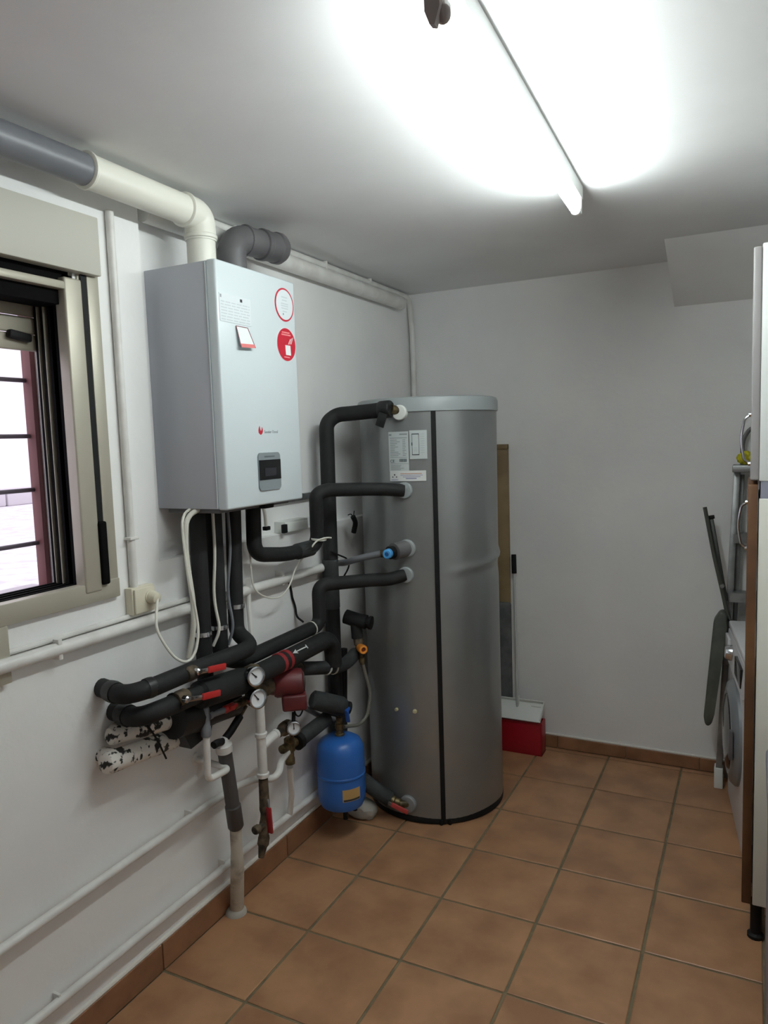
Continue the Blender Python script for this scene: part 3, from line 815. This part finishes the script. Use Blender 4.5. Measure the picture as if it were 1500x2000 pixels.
build('lagging', MB().lathe((.085, 2.315, .600), (.62, .70, -.38), [(.026, 0), (.036, .008), (.038, .05), (.038, .13), (.030, .145)], 22), foam_g, vi)
build('end', MB().lathe((.165, 2.405, .551), (.62, .70, -.38), [(.022, 0), (.022, .018), (.026, .02), (.026, .034)], 14), black, vi)
bv = build('lever', MB().bar((.196, 2.388, .545), (.196, 2.398, .495), .009, .018, .004, upv=(1, 0, 0)).bar((.196, 2.38, .543), (.196, 2.41, .548), .012, .014, .004), blued, vi)
tag(build('grey_hose', MB().tube([(.03, 2.27, .60), (.06, 2.322, .555), (.065, 2.40, .500), (.07, 2.50, .452)], .010, .04, 12), greypvc, loc=(.05, 2.38, .48)), 'grey plastic hose behind the foam-wrapped valve', 'hose')

# ------------------------------------------------------------------ drain pipe
dr = thing('drain_pipe', 'grey drain pipe with white collar and dirty white lower end at floor', 'drain pipe', (.075, 1.83, 0))
build('grey_section', MB().cyl((.108, 1.766, .625), (.098, 1.812, .355), .0225, 22), greypvc and M('drain_grey', (72, 70, 70), .5), dr)
build('socket', MB().lathe((.101, 1.800, .425), (-.035, .165, -.98), [(.0225, 0), (.0258, .004), (.0258, .080), (.0225, .086)], 22), M('drain_grey_dark', (62, 60, 60), .5), dr)
build('collar', MB().lathe((.1085, 1.765, .618), (.035, -.165, .98), [(.0225, 0), (.027, .003), (.027, .026), (.020, .032), (.016, .045), (.008, .05)], 22), wpipe, dr)
build('lower_section', MB().tube([(.098, 1.812, .365), (.086, 1.825, .20), (.040, 1.866, .004)], lambda t: .0195 + .004 * t, 0.05, 18, 6, .03), dirtyw, dr)
build('mortar', MB().lathe((.040, 1.862, 0), (0, 0, 1), [(.036, 0), (.034, .010), (.026, .018), (.02, .020)], 18), plaster, dr)
build('inlet_hose', MB().tube([(.112, 1.766, .660), (.110, 1.80, .672), (.105, 1.855, .700)], .0125, .01, 12), black, dr)
build('inlet_hose', MB().tube([(.112, 1.758, .655), (.118, 1.722, .665), (.118, 1.705, .664)], .012, .01, 12), black, dr)
build('hose_barb', MB().cyl((.105, 1.853, .699), (.102, 1.892, .722), .007, 10), brass, dr)

# ------------------------------------------------------------------ storage tank
tx, ty, tr_ = .336, 2.93, .292
tk = thing('storage_tank', 'tall silver hot water tank with black vertical strip and grey lid', 'water tank', (tx, ty, 0))
body = MB()
rr = []
NZ, NA = 150, 96
for i in range(NZ + 1):
    zz = .022 + (1.690 - .022) * i / NZ
    ring = []
    for k in range(NA):
        a = 2 * math.pi * k / NA
        ad = math.degrees(a)
        d1 = ((ad - 355 + 180) % 360 - 180)
        bump = .012 * math.exp(-((zz - (1.075 + .0006 * d1)) / .016) ** 2) * math.exp(-(d1 / 34) ** 2)
        bump -= .007 * math.exp(-((zz - 1.035) / .03) ** 2) * math.exp(-(d1 / 28) ** 2)
        bump += .0012 * math.sin(a * 5 + zz * 3)
        r_ = tr_ + bump
        ring.append(Vector((tx + r_ * math.cos(a), ty + r_ * math.sin(a), zz)))
    rr.append(ring)
body.rings(rr)
build('jacket', body, silver, tk)
build('base_ring', MB().lathe((tx, ty, 0), (0, 0, 1), [(.284, 0), (.294, .004), (.295, .020), (.290, .030)], 64), black, tk)
build('lid', MB().lathe((tx, ty, 0), (0, 0, 1), [(.288, 1.685), (.2985, 1.688), (.2985, 1.730), (.293, 1.742), (.282, 1.746), (.15, 1.748), (.02, 1.748)], 72), lid_m, tk)
ang = math.atan2(-.259, .135)
build('strip', cyl_patch((tx, ty), tr_ - .001, ang - .032, ang + .032, .004, 1.688, .006, 6), black, tk)
for s_ in (-1, 1):
    build('seam', cyl_patch((tx, ty), tr_ - .001, ang + s_ * .040 - .006, ang + s_ * .040 + .006, .03, 1.686, .0035, 3), silver, tk)
for q_ in (-.03, .09):
    build('strip_tail', MB().obox((tx + (tr_ + .004) * math.cos(ang + q_), ty + (tr_ + .004) * math.sin(ang + q_), .012), (.012, .012, .024), Matrix(), .002), black, tk)
def aof(x):
    return -math.acos((x - tx) / tr_)
# labels on the jacket
R0 = tr_ + .0022
l1 = build('rating_label', cyl_patch((tx, ty), R0, aof(.291), aof(.377), 1.456, 1.611, .0008), paper_g, tk)
b1 = MB()
def pbar(x0, x1, z0, z1, R_=R0 + .0008):
    return cyl_patch((tx, ty), R_, aof(x0), aof(x1), z0, z1, .0004, 3)
def merge(lst):
    b = MB()
    for q in lst:
        me = bpy.data.meshes.new('q'); q.bm.to_mesh(me); q.bm.free(); b.bm.from_mesh(me); bpy.data.meshes.remove(me)
    return b
ls = [pbar(.340, .372, 1.598, 1.603), pbar(.293, .305, 1.596, 1.602), pbar(.297, .371, 1.585, 1.5875)]
random.seed(11)
zz = 1.577
while zz > 1.515:
    ls.append(pbar(.298, .298 + random.uniform(.018, .045), zz, zz + .0024))
    ls.append(pbar(.352, .352 + random.uniform(.008, .016), zz, zz + .0024))
    zz -= .0068
ls.append(pbar(.297, .371, 1.509, 1.5105)); ls.append(pbar(.297, .375, 1.484, 1.4855))
for q in range(4):
    ls.append(pbar(.299, .340 + random.uniform(0, .03), 1.477 - q * .0055, 1.479 - q * .0055))
build('printed_lines', merge(ls), M('label_print', (134, 142, 144), .6), l1)
ls = [pbar(.338 + .0052 * k, .342 + .0052 * k, 1.492, 1.504) for k in range(6)]
build('barcode_print', merge(ls), M('label_dark_print', (92, 100, 104), .6), l1)
text_obj('approval_mark', 'CE', .017, M('label_dark_print2', (96, 104, 108), .6), l1, (.297, ty - math.sqrt((tr_ + .0034) ** 2 - (.305 - tx) ** 2) - .0012, 1.490), (1, -.11, 0), (0, 0, 1))
l2 = build('diagram_label', cyl_patch((tx, ty), R0, aof(.381), aof(.447), 1.502, 1.614, .0008), paper_g, tk)
ls = [pbar(.390, .418, 1.598, 1.6015), pbar(.390, .418, 1.517, 1.5205), pbar(.3905, .392, 1.52, 1.60), pbar(.4165, .418, 1.52, 1.60), pbar(.3885, .3925, 1.555, 1.567)]
build('diagram_print', merge(ls), M('diagram_ink', (50, 58, 64), .6), l2)
ls = [pbar(.423, .438, 1.598 - q * .009, 1.6 - q * .009) for q in range(9)] + [pbar(.398, .410, 1.545 - q * .006, 1.547 - q * .006) for q in range(3)]
build('printed_lines', merge(ls), M('label_faint', (168, 176, 178), .6), l2)
l3 = build('installer_label', cyl_patch((tx, ty), R0 + .0004, aof(.293), aof(.441), 1.416, 1.457, .0008), M('white_label', (214, 216, 214), .5), tk)
ls = [pbar(.340, .425, 1.4435, 1.4465, R0 + .0012)]
build('orange_print', merge(ls), M('orange_ink', (190, 150, 132), .6), l3)
ls = [pbar(.340, .428, 1.4375, 1.440, R0 + .0012), pbar(.350, .420, 1.4315, 1.434, R0 + .0012), pbar(.362, .405, 1.424, 1.428, R0 + .0012), pbar(.300, .330, 1.420, 1.4225, R0 + .0012)]
build('blue_print', merge(ls), M('blue_ink', (136, 140, 172), .6), l3)
ls = [pbar(.312, .317, 1.438, 1.444, R0 + .0012), pbar(.304, .308, 1.430, 1.435, R0 + .0012), pbar(.321, .325, 1.430, 1.435, R0 + .0012)]
build('mark_print', merge(ls), inkd, l3)
# ports
def port(x, z, r_, m=lid_m, thick=.012, name='port_collar'):
    a = aof(x); d = Vector((math.cos(a), math.sin(a), 0))
    c = Vector((tx, ty, z)) + d * (tr_ - .004)
    return build(name, MB().lathe(c, d, [(r_, 0), (r_, thick), (r_ * .9, thick + .004), (r_ * .7, thick + .005)], 26), m, tk)
port(.347, 1.685, .030, whitepl, .020)
port(.355, 1.379, .033)
port(.350, 1.040, .033)
port(.330, .078, .036, M('port_grey', (136, 140, 142), .45))
for (x, z, r_) in ((.288, .474, .007), (.371, .478, .009)):
    port(x, z, r_, M('ivory_plug', (196, 190, 150), .5), .008, 'plug')
build('port_nipple', MB().cyl((.322, 2.606, 1.700), (.349, 2.645, 1.688), .018, 16), brass, tk)
# sensor port with blue cap
pg = port(.357, 1.147, .037)
sp = thing('capped_fitting', 'grey tank fitting with round blue cap and grey hose', 'fitting', (.33, 2.60, 1.12))
build('sleeve', MB().lathe((.353, 2.638, 1.148), (-.35, -.93, -.08), [(.032, 0), (.034, .01), (.034, .066), (.022, .070)], 22), darkpl, sp)
build('ring', MB().lathe((.328, 2.572, 1.142), (-.35, -.93, -.08), [(.024, 0), (.026, .006), (.026, .020), (.018, .024)], 20), black, sp)
cpb = build('cap', MB().lathe((.322, 2.552, 1.140), (.1, -.97, 0), [(.016, 0), (.019, .004), (.019, .028), (.016, .032), (.009, .0325), (.008, .026)], 20), bluep, sp)
build('cap_hole', MB().lathe((.3252, 2.5205, 1.140), (.1, -.97, 0), [(.008, 0), (.007, .0012)], 14), M('cap_blue_dark', (30, 84, 140), .5), cpb)
build('hose', MB().tube([(.318, 2.566, 1.140), (.27, 2.555, 1.133), (.18, 2.55, 1.112), (.10, 2.585, 1.085), (.03, 2.645, 1.072)], .0135, .05, 14), greypvc, sp)
build('hose_end', MB().cyl((.318, 2.566, 1.140), (.282, 2.557, 1.135), .0155, 14), brass, sp)
tag(build('loose_wires', MB().tube([(.060, 2.74, 1.19), (.075, 2.735, 1.235), (.07, 2.72, 1.262)], .011, .02, 10).tube([(.07, 2.725, 1.255), (.07, 2.705, 1.275), (.07, 2.68, 1.272)], .002, .01, 6).tube([(.07, 2.725, 1.258), (.072, 2.73, 1.285)], .002, 0, 6), black, loc=(.07, 2.73, 1.19)), 'black taped bundle of loose wires beside the tank', 'wires')
tag(build('black_cable', MB().tube([(.075, 2.52, 1.14), (.11, 2.60, 1.10), (.09, 2.64, 1.06), (.04, 2.63, .98), (.05, 2.59, .92)], .0035, .03, 8), black, loc=(.09, 2.6, 1.0)), 'thin black cable crossing the grey hose next to the tank', 'cable')

# drain valve at tank foot
dv_ = thing('tank_drain_valve', 'foam-wrapped pipe with red lever valve at the tank foot', 'valve', (.2, 2.61, .05))
build('lagging', MB().tube([(.048, 2.575, .235), (.10, 2.585, .195), (.20, 2.600, .128), (.262, 2.612, .094)], .032, .03, 18), foam_g, dv_)
build('valve_body', MB().lathe((.258, 2.611, .095), (.78, .22, -.28), [(.016, 0), (.020, .004), (.020, .018), (.015, .022), (.018, .04), (.018, .06), (.014, .07)], 14).cyl((.30, 2.612, .082), (.333, 2.640, .078), .015, 12), brass, dv_)
lv = build('lever', MB().bar((.268, 2.575, .098), (.288, 2.574, .092), .005, .016, .001), steel, dv_)
build('grip', MB().bar((.282, 2.572, .096), (.352, 2.585, .068), .009, .020, .004), M('faded_red', (170, 60, 58), .45), lv)

# safety valve group
sg = thing('safety_valve', 'dark foam tee with brass safety valve and orange cap at tank side', 'valve', (.13, 2.61, .7))
build('tee_lagging', MB().tube([(.085, 2.60, .858), (.13, 2.605, .846), (.175, 2.612, .838)], .030, .02, 16).tube([(.13, 2.605, .846), (.135, 2.605, .77)], .024, 0, 14), foam, sg)
build('tee_end', MB().lathe((.175, 2.612, .838), (.98, .15, -.1), [(.024, 0), (.024, .012), (.028, .014), (.028, .024), (.012, .027)], 16), black, sg)
build('valve_body', MB().lathe((.138, 2.603, .775), (.12, 0, -1), [(.016, 0), (.020, .006), (.020, .030), (.014, .036), (.018, .048), (.018, .066), (.012, .074)], 14), rust, sg)
build('orange_cap', MB().lathe((.150, 2.592, .735), (.75, -.62, .03), [(.013, 0), (.017, .006), (.019, .040), (.017, .046), (.010, .0465), (.009, .040)], 20), orange, sg)
build('cap_hole', MB().lathe(Vector((.150, 2.592, .735)) + Vector((.75, -.62, .03)).normalized() * .0405, (.75, -.62, .03), [(.009, 0), (.008, .001)], 14), M('dark_orange', (110, 44, 14), .5), sg)
build('outlet', MB().lathe((.160, 2.588, .715), (.05, 0, -1), [(.014, 0), (.014, .016), (.011, .020), (.013, .024), (.013, .036), (.008, .05)], 12), brass, sg)
build('hose', MB().tube([(.163, 2.588, .675), (.175, 2.60, .60), (.182, 2.615, .54), (.178, 2.590, .45), (.165, 2.545, .425), (.14, 2.46, .445)], .0072, .05, 10), clearh, sg)
tag(build('thin_insulated_pipe', MB().tube([(.035, 2.66, .70), (.033, 2.655, .60), (.03, 2.645, .40), (.03, 2.64, .24)], .016, .04, 12), foam, loc=(.03, 2.65, .24)), 'thin dark insulated pipe on the wall behind the blue vessel', 'insulated pipe')

# wires on the wall
tag(build('wall_cable', MB().tube([(.006, 2.318, 1.05), (.006, 2.330, 1.01), (.006, 2.332, .99), (.008, 2.350, .945), (.012, 2.346, .91), (.05, 2.335, .895)], .0042, .02, 8), black, loc=(.01, 2.335, .95)), 'short black cable hanging on the wall below the white pipe', 'cable')
tag(build('thin_cable', MB().tube([(.045, 2.02, 1.40), (.05, 2.03, 1.08), (.06, 2.10, 1.036), (.07, 2.17, 1.026), (.07, 2.23, 1.06), (.065, 2.275, 1.12), (.115, 2.30, 1.18), (.13, 2.325, 1.215), (.155, 2.36, 1.222), (.15, 2.40, 1.215)], .0032, .05, 8), cordw, loc=(.06, 2.15, 1.03)), 'thin white cable drooping below the level black pipe', 'cable')
tag(build('white_tube', MB().tube([(.028, 2.035, 1.12), (.03, 2.028, 1.02), (.045, 2.018, .905)], .009, .03, 10), wpipe, loc=(.03, 2.03, .9)), 'short white tube standing on the wall next to third black pipe', 'tube')
tag(build('hanging_cord', MB().tube([(.085, 1.80, 1.39), (.09, 1.795, 1.25), (.075, 1.793, 1.10), (.09, 1.80, 1.0), (.07, 1.785, .95)], .005, .05, 8), cordw, loc=(.08, 1.80, .95)), 'pale cord hanging between the two clamped black pipes', 'cord')
tag(build('hanging_cord', MB().tube([(.075, 1.885, 1.39), (.08, 1.885, 1.25), (.06, 1.88, 1.10), (.08, 1.88, .99), (.06, 1.872, .93)], .005, .05, 8), greypvc, loc=(.07, 1.88, .93)), 'grey cord hanging between the second and third black pipes', 'cord')

# plaster lump
lump = MB().ball((.130, 2.60, .030), 1.0, (.070, .045, .050), 3)
for v in lump.bm.verts:
    v.co.z = max(v.co.z, 0.0)
    v.co += Vector((random.uniform(-.004, .004), random.uniform(-.004, .004), random.uniform(0, .004)))
tag(build('plaster_lump', lump, plaster, loc=(.17, 2.60, 0)), 'pale grey lump of plaster on the floor at the tank foot', 'plaster')

# ------------------------------------------------------------------ things by the back wall
tag(build('wooden_board', MB().box(.30, .492, YB - .028, YB - .012, .003, 1.535, .002).box(.30, .492, YB - .032, YB - .010, 1.515, 1.540, .002), wood_m, loc=(.4, YB - .04, 0)), 'tall brown wooden board standing behind the silver tank', 'board')
tag(build('felt_mat', MB().box(.33, .503, YB - .062, YB - .034, .003, .742, .013, 4), felt, loc=(.42, YB - .085, 0)), 'dark grey padded mat standing in front of the brown board', 'mat')
rb = thing('storage_box', 'dark red plastic box on the floor under the white dustpan', 'box', (.56, 3.49, 0))
o = MB()
o.box(.44, .676, 3.455, 3.463, .002, .168, .002).box(.44, .676, 3.524, 3.532, .002, .168, .002)
o.box(.44, .448, 3.455, 3.532, .002, .168, .002).box(.668, .676, 3.455, 3.532, .002, .168, .002).box(.44, .676, 3.455, 3.532, .001, .010)
build('body', o, redbox_m, rb)
build('rim', MB().box(.436, .680, 3.451, 3.466, .158, .168, .003), redbox_m, rb)
dp = thing('dustpan', 'white long-handled dustpan resting on the red box', 'dustpan', (.55, 3.52, .17))
pn = MB()
rot = Matrix.Rotation(math.radians(34), 3, 'X')
cpn = Vector((.560, 3.487, .210))
pn.obox(cpn, (.225, .110, .004), rot, .001)
for s_ in (-1, 1):
    pn.obox(cpn + Vector((s_ * .112, 0, .008)), (.004, .108, .020), rot, .001)
pn.obox(cpn + rot @ Vector((0, .054, .010)), (.225, .004, .022), rot, .001)
pn.obox(cpn + rot @ Vector((0, -.054, .001)), (.228, .006, .006), rot, .001)
build('pan', pn, whitepl, dp)
build('groove', MB().obox(cpn + rot @ Vector((.075, .032, .003)), (.05, .004, .003), rot, .001), M('shade_plastic', (196, 198, 194), .5), dp)
build('ferrule', MB().cyl((.540, 3.514, .222), (.5385, 3.519, .275), .0095, 14), whitepl, dp)
build('pole', MB().cyl((.541, 3.505, .220), (.517, 3.566, .91), .0062, 12), M('pole_white', (190, 192, 190), .4), dp)
build('grip', MB().cyl((.5172, 3.5655, .890), (.514, 3.572, .985), .0125, 14), black, dp)

# ------------------------------------------------------------------ tall cabinet on the right
CX = 1.580
cb = thing('tall_cabinet', 'tall white larder cabinet with grey band and chrome bow handles', 'cabinet', (1.9, 2.6, 0))
build('upper_body', MB().box(CX + .0232, 2.20, 2.403, 2.79, 1.425, 2.100, .004), lam, cb)
build('lower_body', MB().box(CX + .024, 2.20, 2.405, 2.79, .115, 1.375, .004), lam_warm, cb)
build('band', MB().box(CX + .028, 2.198, 2.407, 2.788, 1.374, 1.426), lamgrey, cb)
d1 = build('door', MB().box(CX, CX + .023, 2.402, 2.79, 1.428, 2.092, .005, 3), edgegrey, cb)
d2 = build('door', MB().box(CX - .006, CX + .021, 2.402, 2.79, .118, 1.416, .003), brown_edge, cb)
def bow(parent, z0, z1, x, y):
    m_ = (z0 + z1) / 2
    b = MB().tube([(x, y, z0), (x - .020, y, z0 + .012), (x - .031, y, m_), (x - .020, y, z1 - .012), (x, y, z1)], .0045, .06, 10, 8)
    b.lathe((x, y, z0), (-1, 0, 0), [(.008, 0), (.007, .008)], 10).lathe((x, y, z1), (-1, 0, 0), [(.008, 0), (.007, .008)], 10)
    return build('handle', b, chrome, parent)
bow(d1, 1.464, 1.624, CX, 2.70)
bow(d2, 1.184, 1.338, CX - .006, 2.70)
for (x, y) in ((1.615, 2.43), (1.615, 2.75), (2.15, 2.43), (2.15, 2.75)):
    build('leg', MB().lathe((x, y, 0), (0, 0, 1), [(.024, 0), (.024, .01), (.016, .016), (.016, .10), (.022, .118)], 14), black, cb)
build('plinth', MB().box(1.66, 1.675, 2.41, 2.78, .005, .116), darkpl, cb)

bi = thing('waste_bin', 'grey plastic bin standing in front of the tall cabinet', 'bin', (1.81, 2.08, 0))
build('body', MB().box(1.638, 1.96, 1.905, 2.25, .003, .64, .022, 4), bin_m, bi)
build('lid', MB().box(1.631, 1.967, 1.898, 2.257, .635, .690, .016, 4), bin_m, bi)

# ------------------------------------------------------------------ washing machine (turned a little)
wm = thing('washing_machine', 'white front-loading washing machine behind the tall cabinet', 'washing machine', (1.545, 3.10, 0))
ang_w = math.radians(6.9)
RW = Matrix.Rotation(ang_w, 4, 'Z')
TW = Matrix.Translation((1.543, 3.095, 0)) @ RW
def wmb(name, mb_, m, parent):
    bmesh.ops.transform(mb_.bm, matrix=TW, verts=mb_.bm.verts[:])
    return build(name, mb_, m, parent)
HW, WH = .285, .775
wmb('cabinet', MB().box(0, .52, -HW, HW, .015, WH - .03, .008, 3), wm_white, wm)
wmb('worktop', MB().box(-.004, .53, -HW, HW, WH - .032, WH, .008, 3), wm_white, wm)
pnl = wmb('control_panel', MB().prism([(-.014, -HW + .004, WH - .150), (-.004, -HW + .004, WH - .034), (.02, -HW + .004, WH - .034), (.02, -HW + .004, WH - .150)], (0, 2 * HW - .008, 0)), wm_white, wm)
wmb('display', MB().box(-.016, -.004, -.24, -.06, WH - .125, WH - .055, .002), glass_d, pnl)
wmb('knob', MB().lathe((-.010, .10, WH - .09), (-1, 0, .08), [(.032, 0), (.030, .012), (.024, .024), (.018, .026)], 24), chrome, pnl)
wmb('drawer', MB().box(-.018, -.006, .16, .272, WH - .135, WH - .05, .004), wm_white, pnl)
dd = wmb('porthole', MB().lathe((0, 0, .40), (-1, 0, 0), [(.205, -.004), (.205, .010), (.190, .026), (.160, .034), (.150, .030)], 44), ringgrey, wm)
wmb('door_glass', MB().lathe((-.022, 0, .40), (-1, 0, 0), [(.152, 0), (.140, .014), (.09, .022), (.02, .024)], 40), glass_d, dd)
wmb('door_handle', MB().box(-.044, -.030, -.195, -.165, .36, .47, .004), darkpl, dd)
wmb('kick_strip', MB().box(.004, .03, -HW + .01, HW - .01, .004, .06, .003), wm_white, wm)

# ------------------------------------------------------------------ step ladder
la_ = thing('step_ladder', 'folded aluminium step ladder leaning on the back wall behind cabinet', 'ladder', (1.65, 3.45, 0))
def rail(x0, x1):
    return MB().bar((x0, 3.462, .06), (x1, 3.545, 1.405), .026, .055, .003, upv=(0, 1, 0))
build('rail', rail(1.470, 1.527), alu, la_)
build('rail', rail(1.885, 1.822), alu, la_)
build('rear_leg', MB().bar((1.500, 3.535, .012), (1.545, 3.566, 1.38), .020, .03, .002, upv=(0, 1, 0)), alu, la_)
build('rear_leg', MB().bar((1.850, 3.535, .012), (1.810, 3.566, 1.38), .020, .03, .002, upv=(0, 1, 0)), alu, la_)
for zz in (.33, .60, .875, 1.13):
    t = (zz - .06) / 1.345
    xa, xb, yy = 1.470 + .057 * t, 1.885 - .063 * t, 3.462 + .083 * t
    build('step', MB().box(xa, xb, yy - .050, yy + .020, zz - .022, zz, .003).box(xa, xb, yy - .052, yy - .044, zz - .04, zz), alu, la_)
build('platform', MB().box(1.508, 1.84, 3.46, 3.578, 1.395, 1.425, .004), alu, la_)
build('hoop', MB().tube([(1.545, 3.55, 1.42), (1.545, 3.565, 1.53), (1.575, 3.568, 1.585), (1.775, 3.568, 1.585), (1.805, 3.565, 1.53), (1.805, 3.55, 1.42)], .009, .05, 10), darkpl, la_)
for x in (1.470, 1.885):
    build('foot', MB().obox((x, 3.458, .046), (.036, .062, .092), Matrix(), .004), whitepl, la_)
sg_ = MB().ball((1.560, 3.50, 1.4545), 1.0, (.038, .03, .030), 3)
for v in sg_.bm.verts:
    v.co += (v.co - Vector((1.56, 3.5, 1.4545))) * random.uniform(-.1, .06)
for v in sg_.bm.verts:
    v.co.z = max(v.co.z, 1.4255)
tag(build('sponge', sg_, yellow, loc=(1.56, 3.50, 1.4255)), 'yellow sponge lying on the ladder top platform', 'sponge')

# ------------------------------------------------------------------ ironing board
ib = thing('ironing_board', 'folded ironing board with olive grey cover leaning behind the washing machine', 'ironing board', (1.43, 3.42, .29))
bd_ = MB()
A_, B_ = Vector((1.477, 3.405, .790)), Vector((1.427, 3.405, .292))
dd_ = (B_ - A_).normalized(); ss_ = Vector((0, 1, 0)).cross(dd_) * -1
def bpnt(t, s):
    return A_ + (B_ - A_) * t + ss_ * s
outline = [bpnt(-.02, -.010), bpnt(-.03, .006), bpnt(0, .022), bpnt(.1, .027), bpnt(.88, .020), bpnt(.97, .014), bpnt(1.0, .002), bpnt(.99, -.012), bpnt(.92, -.022), bpnt(.06, -.029)]
bd_.prism([p + Vector((0, -.018, 0)) for p in outline], (0, .072, 0))
es = [e_ for e_ in bd_.bm.edges]
bmesh.ops.bevel(bd_.bm, geom=es, offset=.009, segments=3, affect='EDGES', profile=.5)
build('padded_board', bd_, board_c, ib)
build('leg', MB().tube([(1.402, 3.47, 1.245), (1.440, 3.465, 1.04), (1.484, 3.45, .845), (1.500, 3.44, .765), (1.535, 3.43, .735), (1.60, 3.43, .735)], .0085, .03, 10), M('dark_steel', (92, 94, 88), .4, metal=.6), ib)
build('leg', MB().bar((1.427, 3.50, 1.19), (1.490, 3.455, .84), .018, .014, .003, upv=(0, 1, 0)), M('dark_steel2', (60, 62, 58), .45, metal=.5), ib)
build('leg_cap', MB().obox((1.427, 3.50, 1.198), (.026, .022, .016), Matrix.Rotation(-.18, 3, 'Y'), .003), black, ib)
build('pivot', MB().lathe((1.475, 3.46, .905), (0, 1, 0), [(.008, -.02), (.010, 0), (.008, .02)], 12), steel, ib)
